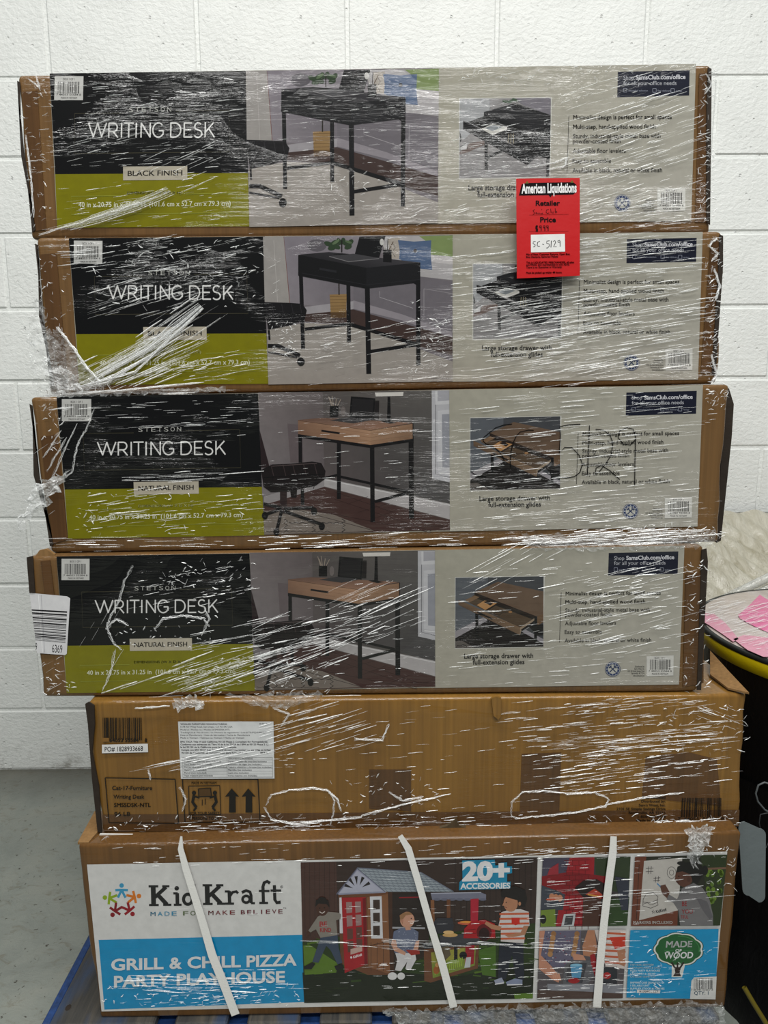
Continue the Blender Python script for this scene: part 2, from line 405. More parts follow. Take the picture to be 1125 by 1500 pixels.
# front corner pixels of each carton
Q = {1: [(25, 109), (1043, 94), (1042, 333), (46, 344)],
     2: [(51, 347), (1060, 338), (1050, 565), (73, 577)],
     3: [(43, 582), (1066, 563), (1053, 798), (72, 806)],
     4: [(41, 815), (1035, 799), (1021, 1019), (60, 1027)],
     5: [(129, 1028), (1097, 1017), (1083, 1214), (148, 1221)],
     6: [(113, 1238), (1086, 1219), (1063, 1477), (146, 1492)]}
PL = {1: Face(1.222, 0.0), 2: Face(1.200, 0.0), 3: Face(1.165, 0.0), 4: Face(1.148, 0.0), 5: Face(1.136, 0.008), 6: Face(1.102, 0.004)}
def rest():
    for i in range(5, 0, -1):
        a, b_ = PL[i+1].at(*Q[i+1][0]), PL[i+1].at(*Q[i+1][1])
        for c in (2, 3):
            px = Q[i][c][0]; lo, hi = Q[i][c][1]-30.0, Q[i][c][1]+30.0
            for _ in range(40):
                m = (lo+hi)/2; p = PL[i].at(px, m); z = a.z+(b_.z-a.z)*(p.x-a.x)/(b_.x-a.x)+0.0006
                if p.z > z: lo = m
                else: hi = m
            Q[i][c] = (px, m)
rest()
LABELS = {1: 'topmost carton of the stack, long black finish writing desk box in clear wrap',
          2: 'second carton from the top, black finish writing desk box behind the red tag',
          3: 'third carton from the top, natural finish writing desk box with 5129 scribbled on it',
          4: 'fourth carton from the top, natural finish desk box with large white barcode sticker',
          5: 'plain brown carton with small white shipping label, between the desk boxes and playhouse box',
          6: 'bottom carton on the blue pallet, playhouse box with blue and white print and white straps'}
box = {}
for i in range(1, 7):
    q = Q[i]; base = (PL[i].at(*q[3])+PL[i].at(*q[2]))/2 + Vector((0, 0.28, 0))
    box[i] = empty('cardboard_box', base, LABELS[i], 'box', 'cartons stacked on the pallet')
def wob(seed, al, ar):
    return lambda b_: (mnoise.noise(Vector((seed, b_*3.1, 0)))*al, mnoise.noise(Vector((seed+9, b_*3.3, 0)))*ar)
rounded_carton('carton', PL[1], Q[1], 0.56, 0.007, CARD_A, box[1], wob(1, .004, .008), 0.004, 1)
rounded_carton('carton', PL[2], Q[2], 0.56, 0.008, CARD_A, box[2], wob(2, .004, .006), 0.005, 2)
rounded_carton('carton', PL[3], Q[3], 0.56, 0.007, CARD_A, box[3], wob(3, .004, .005), 0.004, 3)
rounded_carton('carton', PL[4], Q[4], 0.56, 0.008, CARD_A, box[4], wob(4, .003, .006), 0.005, 4)
rounded_carton('carton', PL[5], Q[5], 0.60, 0.006, CARD_B, box[5], wob(5, .004, .003), 0.005, 5)
rounded_carton('carton', PL[6], Q[6], 0.66, 0.006, CARD_K, box[6], wob(6, .003, .002), 0.003, 6)

# ------------------------------------------------------------------ desk panel artwork (reference: third carton's pixels; black: second carton's)
REF3 = [(83, 581), (1029, 564), (1021, 771), (100, 789)]
REF2 = [(101, 349), (1029, 340), (1022, 556), (116, 564)]
PANEL = {1: [(73, 108), (1019, 94), (1012, 324), (84, 334)], 2: REF2, 3: REF3, 4: [(83, 815), (1002, 799), (994, 1002), (98, 1015)]}
WHITE, BLACK, GREEN, CREAM, NAVY = (226, 226, 222), (6, 7, 8), (132, 128, 3), (176, 172, 158), (24, 28, 46)
def left_panel(A, finish):
    A.poly([(83, 581), (378, 576), (385, 713), (95, 717)], BLACK)
    A.poly([(95, 717), (385, 713), (389, 784), (100, 789)], GREEN)
    for seg in ([(196, 634), (122, 635), (124, 689), (353, 685), (351, 629), (272, 631)],): A.line(seg, 0.7, (74, 70, 52))
    for i, ch in enumerate('STETSON'): A.text(ch, 203+i*9.4, 632.5-i*0.15, 203+i*9.4+6.2, 6.2, (188, 188, 182), 0.0)
    W = (238, 238, 236); wd_ = 2.0
    y0, h = 667.5, 20.0
    def L(x, pts): A.line([(143+x+p[0], y0-(x+p[0])*0.009-p[1]*h) for p in pts], wd_, W)
    L(0, [(0, 1), (7.8, 0.03)]); L(0, [(7.5, 0.03), (14, 1)]); L(0, [(13.6, 1), (20.2, 0.03)]); L(0, [(19.8, 0.03), (27, 1)])
    def arc(x, cx, cyy, rx, ry, a0, a1, n=10): L(x, [(cx+rx*math.cos(math.radians(a0+(a1-a0)*i/n)), cyy+ry*math.sin(math.radians(a0+(a1-a0)*i/n))) for i in range(n+1)])
    x = 30.6; L(x, [(0, 0), (0, 1)]); L(x, [(0, .97), (7, .97)]); arc(x, 7, .69, 5.4, .28, 90, -90); L(x, [(7, .41), (0, .41)]); L(x, [(6.5, .41), (13.6, 0)])
    L(49.5, [(0, 0), (0, 1)]); L(52.7, [(0, .97), (15, .97)]); L(52.7, [(7.5, .97), (7.5, 0)]); L(71.3, [(0, 0), (0, 1)])
    x = 78.6; L(x, [(0, 0), (0, 1)]); L(x, [(0, .98), (13.4, .03)]); L(x, [(13.4, 0), (13.4, 1)])
    arc(95.8, 8.4, .5, 8.2, .48, 45, 325, 16); L(95.8, [(9, .46), (15.6, .46)]); L(95.8, [(15.6, .48), (15.6, .17)])
    x = 122.6; L(x, [(0, 0), (0, 1)]); L(x, [(0, .97), (6, .97)]); arc(x, 6, .5, 8.8, .47, 90, -90); L(x, [(6, .03), (0, .03)])
    x = 142.4; L(x, [(0, 0), (0, 1)]); L(x, [(0, .97), (11.6, .97)]); L(x, [(0, .51), (10.4, .51)]); L(x, [(0, .03), (12, .03)])
    arc(156.6, 6.4, .73, 5, .25, 35, 235, 9); arc(156.6, 6.2, .25, 5.8, .25, 70, -150, 11); L(156.6, [(3.4, .55), (7.8, .48)])
    x = 173.6; L(x, [(0, 0), (0, 1)]); L(x, [(0, .33), (12.2, 1)]); L(x, [(4.8, .6), (13.8, 0)])
    A.poly([(196, 706), (291, 704.5), (291.5, 723), (196.5, 724.5)], (196, 188, 170)); A.text(finish, 203, 718.6, 284, 6.8, (30, 28, 22), 0.02, 717)
    A.text('DIMENSIONS (W X D X H)', 203, 743, 283, 3.6, (210, 212, 150), 0.01, 742)
    A.text('40 in x 20.75 in x 31.25 in  (101.6 cm x 52.7 cm x 79.3 cm)', 131, 761, 356, 6.6, (232, 234, 205), 0.012, 757)
    fc = (158, 162, 60)
    A.line([(196, 745), (120, 746.5), (121, 771), (365, 766), (364, 740), (290, 742)], 0.8, fc)
    A.rect(91, 584.5, 134, 617, (214, 214, 210)); A.text('BOX 1 OF 1', 104, 590, 121, 3, (40, 40, 40), .01); A.barcode(96, 592, 129, 608, seed=5); A.text('7 44053 55584 8', 94, 611, 131, 2.6, (30, 30, 30), .01); A.text('MADE IN VIETNAM', 101, 615.3, 125, 2.6, (40, 40, 40), .01)
def right_panel(A, inset):
    A.poly([(658, 571), (1029, 564), (1021, 771), (659, 778)], [(170, 167, 152), (184, 181, 168), (186, 183, 172), (174, 170, 156)])
    A.poly([(917, 575), (1020, 572.5), (1019, 606), (916, 609)], NAVY)
    A.text('Shop', 925, 585.5, 940, 5.6, (190, 192, 200), .0, 585.2); A.text('SamsClub.com/office', 943, 585.2, 1014, 5.8, (225, 226, 232), .022, 584)
    A.text('for all your office needs', 925, 592.8, 1001, 5.4, (196, 198, 205), .0, 592)
    for x, t, w in ((925, 'expanded selection', 32), (967, 'fast delivery', 23), (993, 'savings', 13)):
        A.frame([(x, 597), (x+5, 597), (x+5, 602), (x, 602)], 0.6, (150, 155, 170)); A.text(t, x+7, 601, x+7+w-4, 2.4, (150, 155, 170))
    A.poly([(688, 611.5), (822, 609), (820, 716), (688, 719.5)], (214, 213, 206))
    inset(A)
    K = (30, 29, 27)
    A.text('Large storage drawer with', 702, 733.5, 805, 7, K, .018, 732); A.text('full-extension glides', 715, 742.6, 792, 7, K, .018, 741.5)
    A.line([(846.5, 634), (844, 709)], 0.8, (70, 68, 62))
    K = (58, 56, 52)
    for t, y, x1 in (('Minimalist design is perfect for small spaces', 638.6, 994), ('Multi-step, hand-applied wood finish', 651.2, 971), ('Sturdy, industrial-style metal base with', 663.5, 978), ('powder-coated finish', 670.2, 921),
                     ('Adjustable floor levelers', 683, 928), ('Easy to assemble', 696, 907), ('Available in black, natural or white finish', 708.8, 980)):
        A.text(t, 853-(y-638)*.02, y, x1, 5.7, K, .012, y-(x1-853)*.012)
    cx, c2 = 923, 748.5
    A.ell(cx, c2, 11.6, 11.2, (44, 62, 104), 28); A.ell(cx, c2, 10.8, 10.4, (200, 200, 192), 28); A.ell(cx, c2, 10.2, 9.9, (44, 62, 104), 28); A.ell(cx, c2, 7.2, 7.0, (196, 196, 188), 24)
    A.line([(cx-4.5, c2+4.5), (cx+4, c2-4)], 1.6, (40, 55, 90)); A.line([(cx+4.5, c2+4.5), (cx-4, c2-4)], 1.6, (40, 55, 90)); A.line([(cx+1.6, c2-5.4), (cx+5.6, c2-1.6)], 2.4, (40, 55, 90)); A.line([(cx-5.6, c2-1.6), (cx-1.8, c2-5.2)], 2.0, (40, 55, 90))
    for t in range(12):
        a = t*math.tau/12; A.ell(cx+8.7*math.cos(a), c2+8.5*math.sin(a), .75, .75, (190, 195, 205), 6); A.k -= 1
    for j, (t, w) in enumerate((('Distributed by:', 14), ("Sam's West, Inc.", 15), ('2101 SE Simple Savings Drive', 25), ('Bentonville, AR 72716', 19), ('www.samsclub.com', 17))): A.text(t, 970-w, 745.5+j*3.4, 970, 2.3, (70, 70, 66), .01)
    A.poly([(973, 729), (1013, 727.6), (1012.5, 757.6), (973, 759)], (222, 221, 215)); A.text('BOX 1 OF 1', 985, 732.8, 1000, 2.6, (40, 40, 40), .01); A.barcode(978, 734, 1009, 749, seed=5); A.text('7 44053 55584 8', 976, 752.3, 1010, 2.5, (30, 30, 30), .01); A.text('MADE IN VIETNAM', 981, 756.6, 1005, 2.5, (40, 40, 40), .01)
    A.k += 1
def office_chair(A, dark=(26, 20, 20)):
    """in crop coordinates 340..740 x 560..820 at 2.8125"""
    mid = (48, 36, 36)
    A.poly([(115, 200), (150, 330), (155, 350), (120, 350)], (42, 30, 32))
    A.poly([(120, 360), (165, 338), (240, 335), (330, 326), (368, 332), (385, 365), (380, 400), (345, 425), (230, 450), (160, 452), (130, 430)], dark)
    for x in (160, 210, 250, 295, 340): A.line([(x, 338), (x+12, 385)], 3, (62, 50, 50)); A.line([(x+12, 385), (x-5, 438)], 2, (14, 11, 12))
    A.line([(130, 392), (378, 378)], 3, (12, 10, 10)); A.line([(165, 345), (350, 333)], 3, (86, 74, 74))
    A.poly([(240, 448), (268, 442), (266, 474), (244, 474)], dark)
    A.poly([(198, 450), (226, 450), (226, 540), (198, 540)], mid)
    for p in ([(205, 525), (182, 620)], [(215, 530), (372, 585)], [(215, 520), (335, 515)], [(205, 520), (135, 545)], [(200, 515), (130, 500)]): A.line(p, 13, (20, 17, 18))
    for c in ((183, 615), (370, 592), (338, 530), (136, 548)): A.ell(c[0], c[1], 13, 16, (14, 12, 13), 10)
C3 = [(0, 0), (1125, 0), (1125, 731), (0, 731)]
def photo_natural(A):
    A.push(C3, [(340, 560), (740, 560), (740, 820), (340, 820)])
    A.poly([(108, 42), (897, 32), (898, 608), (133, 628)], (84, 80, 77))
    A.poly([(108, 42), (374, 40), (380, 400), (125, 470)], [(122, 114, 114), (100, 92, 92), (104, 96, 98), (128, 122, 124)])
    A.poly([(374, 40), (822, 34), (830, 470), (380, 400)], [(88, 82, 80), (94, 91, 88), (72, 70, 70), (92, 84, 84)])
    A.poly([(822, 34), (897, 32), (897, 500), (750, 465), (822, 400)], (78, 76, 76))
    A.poly([(228, 170), (285, 175), (295, 330), (240, 330)], (102, 92, 94))
    # window
    A.poly([(822, 34), (897, 33), (897, 412), (824, 396)], (186, 186, 190)); A.poly([(836, 36), (897, 36), (897, 90), (838, 92)], (205, 205, 208))
    A.poly([(846, 36), (897, 36), (897, 74), (846, 78)], (168, 168, 174)); A.poly([(846, 118), (897, 112), (897, 372), (848, 366)], (198, 198, 202)); A.poly([(864, 132), (897, 130), (897, 352), (866, 350)], (150, 152, 160))
    A.line([(838, 92), (838, 378), (897, 392)], 3, (120, 120, 124)); A.line([(850, 372), (897, 376)], 4, (226, 226, 228))
    # floor and skirting
    A.poly([(133, 500), (380, 425), (760, 510), (898, 565), (898, 608), (133, 628)], [(70, 54, 50), (58, 38, 36), (66, 42, 40), (84, 60, 56), (92, 66, 62), (84, 66, 60)][:6] and (72, 50, 46))
    A.poly([(380, 395), (898, 500), (898, 566), (380, 430)], (178, 174, 174)); A.line([(380, 400), (898, 506)], 3, (216, 214, 214)); A.line([(380, 430), (898, 566)], 3, (90, 80, 78))
    A.poly([(380, 395), (380, 430), (130, 505), (130, 470)], (150, 145, 146))
    for y0, y1 in ((450, 590), (480, 612), (520, 618)): A.line([(420 if y0 < 500 else 300, y0), (820, y1)], 1.5, (48, 30, 28))
    for a, b_ in (((560, 470), (480, 500)), ((690, 520), (560, 570)), ((800, 555), (690, 600)), ((640, 500), (520, 535))): A.line([a, b_], 1.2, (50, 32, 30))
    A.poly([(133, 530), (260, 520), (420, 545), (590, 612), (133, 627)], (124, 114, 106)); A.line([(250, 520), (590, 612)], 2, (50, 40, 38))
    for x0 in (215, 330, 452):
        A.line([(x0+((i % 2)*14), 562+i*9) for i in range(7)], 4, (50, 44, 42))
    A.line([(235+i*14, 576+(i % 2)*5) for i in range(17)], 3, (60, 54, 52)); A.line([(140+i*14, 612+(i % 2)*4) for i in range(20)], 2.4, (70, 62, 58))
    # desk
    Bk = (20, 18, 19)
    A.line([(440, 240), (440, 480)], 16, Bk); A.line([(445, 388), (725, 450)], 10, Bk); A.line([(375, 396), (440, 380)], 10, Bk)
    A.line([(281, 212), (282, 330)], 15, Bk); A.line([(290, 440), (291, 505)], 14, Bk)
    A.poly([(272, 213), (570, 256), (745, 230), (745, 244), (570, 270), (272, 226)], Bk)
    A.poly([(272, 155), (372, 146), (745, 166), (570, 196)], [(110, 84, 72), (112, 84, 70), (136, 104, 86), (148, 112, 92)])
    A.poly([(272, 155), (570, 196), (570, 258), (272, 213)], [(136, 104, 84), (176, 138, 110), (164, 128, 100), (124, 94, 76)])
    A.poly([(570, 196), (745, 168), (745, 232), (570, 258)], [(168, 134, 106), (140, 108, 84), (128, 98, 76), (158, 124, 98)])
    for t in (.25, .5, .75): A.line([(272, 155+58*t), (570, 196+62*t)], 1.2, (140, 106, 84)); A.line([(570, 196+62*t), (745, 168+64*t)], 1.2, (132, 102, 78))
    A.line([(272, 157), (570, 198), (745, 169)], 2, (84, 60, 48)); A.line([(368, 199), (444, 210)], 8, (24, 20, 20))
    A.line([(577, 262), (579, 575)], 18, Bk); A.line([(737, 236), (739, 560)], 20, Bk); A.line([(745, 168), (746, 250)], 4, Bk); A.line([(588, 491), (728, 453)], 12, Bk)
    A.poly([(490, 58), (590, 66), (584, 156), (483, 146)], (16, 15, 16)); A.poly([(496, 66), (583, 73), (578, 148), (490, 140)], (34, 32, 33))
    A.poly([(403, 156), (483, 144), (584, 154), (500, 169)], (58, 56, 58)); A.poly([(590, 75), (606, 75), (604, 150), (585, 150)], (32, 28, 28))
    A.poly([(403, 97), (438, 97), (438, 142), (403, 142)], (18, 17, 18))
    for a, b_ in (((410, 97), (398, 58)), ((418, 97), (412, 56)), ((426, 97), (430, 66)), ((434, 97), (448, 70)), ((414, 97), (404, 68))): A.line([a, b_], 3, (150, 138, 126))
    A.ell(458, 120, 10, 22, (112, 104, 102), 12)
    A.poly([(612, 160), (640, 158), (680, 166), (650, 170)], (18, 16, 17)); A.poly([(641, 58), (651, 58), (654, 163), (638, 163)], (18, 16, 17))
    A.poly([(588, 42), (706, 40), (704, 56), (592, 58)], (212, 208, 202))
    office_chair(A)
    A.text('Accessories not included', 792, 592, 868, 4, (40, 30, 30)); A.pop()
def inset_natural(A):
    A.push([(38, 133), (962, 133), (950, 850), (40, 855)], [(688.8, 612.3), (821.3, 609.8), (819.4, 715.2), (688.8, 718.7)])
    A.rect(38, 133, 955, 852, (66, 68, 72)); A.poly([(38, 133), (375, 133), (370, 560), (38, 700)], (92, 96, 102)); A.poly([(375, 133), (955, 133), (955, 300), (375, 200)], (70, 72, 76))
    A.poly([(38, 750), (340, 560), (500, 560), (955, 800), (955, 852), (38, 852)], (26, 21, 20)); A.poly([(38, 680), (330, 540), (375, 575), (38, 750)], (150, 146, 150)); A.poly([(720, 690), (760, 670), (955, 775), (955, 820), (900, 790)], (150, 146, 152))
    A.poly([(38, 780), (110, 776), (240, 852), (38, 852)], (92, 86, 82)); A.line([(50, 845), (60, 825), (90, 830), (120, 818), (150, 825), (155, 848)], 7, (30, 26, 26))
    A.poly([(235, 285), (480, 180), (955, 290), (955, 520), (880, 540)], [(104, 82, 66), (122, 98, 76), (110, 90, 74), (98, 80, 66), (92, 74, 60)][:5] and (106, 86, 70))
    A.poly([(235, 285), (880, 540), (880, 560), (860, 565), (235, 310)], (44, 34, 28)); A.poly([(890, 540), (955, 515), (955, 600), (890, 640)], (108, 84, 62))
    A.poly([(150, 375), (235, 310), (860, 555), (710, 650)], (84, 68, 52)); A.poly([(235, 310), (860, 555), (840, 570), (250, 345)], (36, 29, 24)); A.poly([(140, 360), (240, 318), (290, 335), (180, 390)], (124, 98, 74))
    A.poly([(262, 415), (340, 370), (470, 400), (350, 468)], (184, 138, 90)); A.poly([(330, 385), (380, 372), (430, 405), (400, 422)], (40, 30, 26)); A.poly([(350, 468), (470, 400), (475, 415), (352, 485)], (40, 32, 26))
    A.line([(440, 505), (460, 490), (500, 488), (520, 500), (500, 520), (460, 520), (440, 505)], 6, (30, 26, 24)); A.line([(520, 500), (590, 492), (620, 505)], 7, (50, 38, 28)); A.ell(610, 492, 20, 12, (150, 110, 70))
    A.poly([(70, 358), (712, 650), (712, 730), (70, 410)], [(112, 90, 70), (124, 102, 80), (112, 90, 70), (98, 78, 62)])
    A.poly([(712, 650), (860, 560), (860, 580), (722, 690), (712, 730)], (150, 132, 112)); A.poly([(722, 672), (860, 585), (850, 620), (730, 690)], (24, 22, 22)); A.line([(740, 690), (850, 622)], 7, (150, 150, 152))
    A.line([(268, 486), (425, 562)], 16, (22, 20, 20)); A.poly([(245, 500), (275, 505), (280, 750), (250, 750)], (14, 13, 13)); A.poly([(860, 545), (888, 545), (888, 800), (858, 800)], (14, 13, 13)); A.line([(250, 506), (330, 520)], 10, (14, 13, 13))
    A.poly([(800, 640), (955, 620), (955, 735), (890, 735)], (22, 20, 20)); A.pop()
C2 = [(0, 0), (1125, 0), (1125, 759), (0, 759)]
def photo_black(A):
    A.push(C2, [(340, 320), (740, 320), (740, 590), (340, 590)])
    A.poly([(128, 76), (908, 68), (908, 670), (150, 684)], (120, 114, 118))
    A.poly([(128, 76), (212, 75), (240, 350), (135, 345)], (160, 156, 152)); A.line([(214, 76), (238, 350)], 2.5, (120, 80, 76)); A.line([(172, 90), (188, 345)], 1.5, (190, 186, 182))
    A.poly([(214, 75), (640, 72), (520, 380), (240, 350)], [(134, 128, 136), (140, 134, 140), (112, 106, 112), (140, 134, 140)])
    A.ell(350, 112, 40, 26, (96, 92, 98)); A.poly([(300, 365), (400, 352), (510, 340), (510, 372), (400, 388), (300, 395)], (160, 156, 160))
    A.poly([(500, 250), (780, 235), (905, 262), (908, 560), (500, 380)], (112, 107, 113)); A.poly([(500, 338), (700, 395), (905, 470), (905, 492), (700, 420), (500, 372)], (146, 140, 146))
    A.line([(608, 300), (608, 325), (745, 370)], 2, (170, 166, 170)); A.line([(790, 290), (908, 310)], 2, (150, 146, 150)); A.line([(790, 290), (790, 420)], 2, (160, 156, 160))
    A.poly([(300, 395), (500, 375), (908, 490), (908, 565), (700, 510), (480, 440), (300, 425)], (66, 50, 46))
    A.poly([(145, 460), (300, 430), (480, 440), (700, 510), (908, 590), (908, 670), (150, 684)], [(150, 142, 136), (160, 154, 148), (166, 160, 154), (160, 154, 146), (158, 152, 144), (162, 156, 148), (150, 144, 136)][:7] and (160, 154, 147))
    for k in range(22):
        x = rnd.uniform(180, 700); y = rnd.uniform(520, 660); A.line([(x, y), (x+rnd.uniform(30, 90), y-rnd.uniform(2, 12))], 2, (148, 142, 136)); A.k -= 1
    A.k += 1
    A.poly([(600, 75), (908, 70), (908, 255), (775, 240), (775, 180), (660, 170)], (176, 173, 174)); A.poly([(770, 74), (908, 70), (908, 158), (815, 150), (800, 95)], (128, 146, 92)); A.poly([(815, 152), (908, 162), (908, 190), (818, 178)], (196, 192, 192))
    A.poly([(640, 85), (690, 80), (700, 168), (655, 166)], (170, 162, 152)); A.line([(660, 100), (672, 120), (660, 140), (672, 160)], 3, (110, 104, 98))
    A.poly([(683, 90), (750, 96), (820, 91), (818, 150), (824, 212), (775, 208), (688, 168), (690, 130)], (82, 102, 134)); A.line([(690, 128), (750, 138), (816, 132)], 2, (50, 64, 90)); A.ell(754, 134, 8, 8, (40, 36, 36), 10)
    A.poly([(402, 314), (472, 312), (470, 408), (408, 411)], (148, 118, 76))
    for j in range(7): A.line([(404, 322+j*13), (471, 321+j*13)], 2, (112, 86, 52))
    A.poly([(406, 388), (470, 388), (468, 410), (410, 411)], (90, 66, 40)); A.line([(440, 250), (441, 315)], 5, (40, 34, 28))
    for x, y, r, t in ((398, 106, 20, .4), (424, 100, 20, -.4), (472, 104, 22, .3), (488, 98, 14, -.7), (440, 96, 15, 1.2), (412, 122, 18, -.2), (458, 94, 14, 1.6), (430, 116, 18, .5), (478, 118, 16, -.3)): A.ell(x, y, r, 10, (48, 66, 44), 10, t)
    A.ell(428, 98, 18, 6, (96, 116, 84), 10, -.6); A.ell(480, 98, 16, 5, (84, 104, 74), 10, .3); A.line([(452, 90), (452, 140)], 5, (30, 28, 24))
    Bk, B2 = (15, 15, 17), (24, 24, 27)
    A.line([(479, 272), (482, 510)], 16, Bk); A.line([(300, 456), (472, 436)], 13, Bk); A.line([(488, 437), (757, 517)], 15, Bk); A.line([(570, 548), (757, 520)], 14, Bk)
    A.line([(284, 232), (293, 537)], 16, Bk)
    A.poly([(273, 150), (400, 139), (775, 182), (553, 204)], [(34, 33, 36), (46, 45, 48), (64, 62, 66), (40, 39, 42)])
    A.poly([(273, 150), (553, 204), (553, 290), (273, 236)], Bk); A.poly([(553, 204), (775, 182), (775, 264), (553, 290)], B2); A.line([(290, 226), (553, 274), (775, 252)], 2, (36, 36, 40)); A.line([(360, 208), (430, 220)], 9, (36, 36, 40))
    A.line([(557, 280), (563, 640)], 20, Bk); A.line([(766, 255), (767, 605)], 17, Bk); A.poly([(740, 262), (775, 258), (775, 300), (760, 275)], Bk)
    A.poly([(505, 150), (525, 76), (632, 74), (606, 162)], (16, 16, 18)); A.poly([(400, 156), (500, 146), (608, 164), (480, 178)], (66, 65, 68)); A.line([(400, 157), (480, 179), (606, 166)], 3, (120, 118, 120))
    A.poly([(415, 148), (450, 144), (485, 147), (450, 151)], (20, 20, 20)); A.poly([(622, 130), (657, 130), (657, 182), (622, 180)], (13, 13, 15))
    A.line([(630, 130), (618, 96)], 4, (180, 176, 170)); A.ell(617, 98, 9, 14, (200, 198, 194), 10); A.line([(646, 130), (664, 96)], 3, (90, 70, 50)); A.line([(640, 130), (642, 84)], 3, (60, 56, 52))
    A.poly([(135, 345), (240, 348), (290, 352), (308, 378), (300, 415), (240, 440), (150, 458), (140, 400)], (20, 19, 21))
    for x in (165, 205, 245, 280): A.line([(x, 352), (x+8, 395), (x-6, 430)], 2.4, (44, 42, 46))
    A.line([(140, 402), (300, 392)], 3, (8, 8, 9)); A.line([(148, 525), (190, 525), (280, 565)], 16, (20, 19, 21)); A.line([(148, 550), (270, 572)], 8, (30, 28, 30)); A.ell(284, 590, 16, 18, (14, 14, 15), 12); A.line([(152, 460), (155, 500)], 8, (18, 17, 19))
    A.text('Accessories not included', 820, 660, 900, 4, (60, 58, 56)); A.pop()
def inset_black(A):
    A.push([(78, 180), (982, 165), (978, 945), (78, 945)], [(688.8, 612.3), (821.3, 609.8), (819.4, 715.2), (688.8, 718.7)])
    A.poly([(78, 180), (978, 168), (974, 940), (78, 940)], (138, 136, 136)); A.poly([(78, 180), (370, 175), (370, 330), (130, 560), (78, 560)], (160, 162, 164)); A.poly([(600, 175), (978, 168), (978, 340), (700, 240)], (120, 116, 124)); A.line([(370, 176), (372, 280)], 4, (90, 90, 92))
    A.poly([(78, 690), (180, 600), (320, 580), (320, 620), (160, 690), (78, 712)], (104, 88, 82)); A.poly([(78, 480), (100, 560), (84, 600)], (20, 20, 20)); A.poly([(84, 640), (160, 590), (150, 660), (90, 670)], (190, 190, 190)); A.line([(84, 640), (160, 590), (150, 660)], 6, (40, 40, 40))
    for x, y, r, t in ((530, 205, 40, .2), (580, 200, 40, -.5), (620, 190, 36, .4)): A.ell(x, y, r, 14, (50, 74, 50), 10, t)
    K = (16, 16, 17)
    A.poly([(313, 305), (560, 235), (620, 222), (978, 335), (978, 760), (830, 740), (720, 690), (590, 430), (313, 350)], (24, 24, 26)); A.poly([(313, 305), (560, 240), (978, 350), (978, 440), (760, 480)], (32, 32, 35))
    A.poly([(160, 400), (313, 345), (600, 430), (800, 520), (830, 740), (720, 690), (500, 560)], (12, 12, 13)); A.poly([(290, 465), (400, 420), (540, 450), (540, 475), (390, 530), (380, 520)], (206, 204, 198)); A.poly([(320, 460), (405, 428), (500, 448), (400, 490)], (130, 136, 140)); A.line([(385, 525), (540, 465)], 8, (236, 234, 230))
    A.poly([(545, 450), (580, 425), (640, 455), (600, 520), (550, 500)], (8, 8, 8))
    for x in (560, 582, 604): A.line([(x, 515), (x-2+(x-580)*.3, 612)], 7, (150, 140, 116))
    A.poly([(112, 388), (150, 400), (740, 700), (742, 820), (112, 470)], (18, 18, 20)); A.line([(116, 392), (740, 705)], 5, (60, 60, 62)); A.poly([(740, 700), (850, 735), (745, 822)], (30, 30, 32)); A.line([(460, 570), (620, 640)], 8, (40, 40, 42))
    A.line([(336, 590), (340, 860)], 32, K); A.line([(350, 742), (500, 676)], 24, K); A.line([(953, 700), (955, 938)], 28, K); A.pop()
PRT = {1: mat_print('printed_board_a', -0.12, 1.1, 1.0, 0.44), 2: mat_print('printed_board_b', -0.14, 1.1, 1.0, 0.45), 3: mat_print('printed_board_c', -0.05, 0.95, 1.0, 0.42), 4: mat_print('printed_board_d', -0.16, 0.9, 1.0, 0.46)}
for i in (1, 2, 3, 4):
    A = Art(PL[i].at)
    # whole panel first, then the artwork, all mapped on this carton's panel outline
    A.push(REF3, PANEL[i]); A.poly(REF3, CREAM); left_panel(A, 'NATURAL FINISH' if i > 2 else 'BLACK FINISH')
    if i > 2: photo_natural(A)
    right_panel(A, inset_natural if i > 2 else inset_black); A.pop()
    if i < 3:
        A.push(REF2, PANEL[i]); photo_black(A); A.pop()
    o = A.build('printed_panel', PRT[i], box[i])

# ------------------------------------------------------------------ carton details
M_STICK = mat_print('sticker_paper', 0, 0.0, 0.0, mul=0.82)
# marker scribble on the third carton's film
M_MARK = mat_plain('black_marker_ink', (14, 14, 14), 0.5)
A = Art(lambda x, y, o: PL[3].at(x, y, o+0.0025)); K = (14, 14, 14)
def z2(p): return [(660+x/5.92, 590+y/5.92) for x, y in p]
def c3(p): return [(725+x/2.8125, 560+y/2.8125) for x, y in p]
A.line(z2([(530, 183), (460, 192), (390, 215), (330, 262), (285, 300), (280, 330), (305, 355), (370, 380), (420, 425), (450, 465), (465, 510)]), 1.3, K)
A.line(z2([(170, 590), (200, 615), (260, 632), (310, 640)]), 1.2, K)
A.line(z2([(718, 238), (670, 236), (600, 252), (565, 290), (540, 345), (522, 420), (514, 520), (520, 560)]), 1.2, K)
A.line(c3([(350, 172), (305, 174), (266, 182), (268, 220), (263, 290), (285, 268), (315, 268), (345, 300), (358, 335), (348, 370), (325, 388), (290, 393), (258, 388)]), 1.3, K)
A.line(c3([(387, 177), (384, 260), (378, 382)]), 1.3, K)
A.line(c3([(412, 193), (445, 197), (472, 218), (484, 250), (476, 300), (450, 340), (425, 370), (412, 375), (414, 352), (436, 342), (470, 362), (512, 400)]), 1.3, K)
A.line(c3([(576, 235), (555, 258), (528, 255), (505, 228), (512, 198), (540, 186), (566, 192), (577, 225), (574, 320), (573, 424)]), 1.3, K)
A.build('marker_scribble', M_STICK, box[3], 'black handwritten marker scribble')
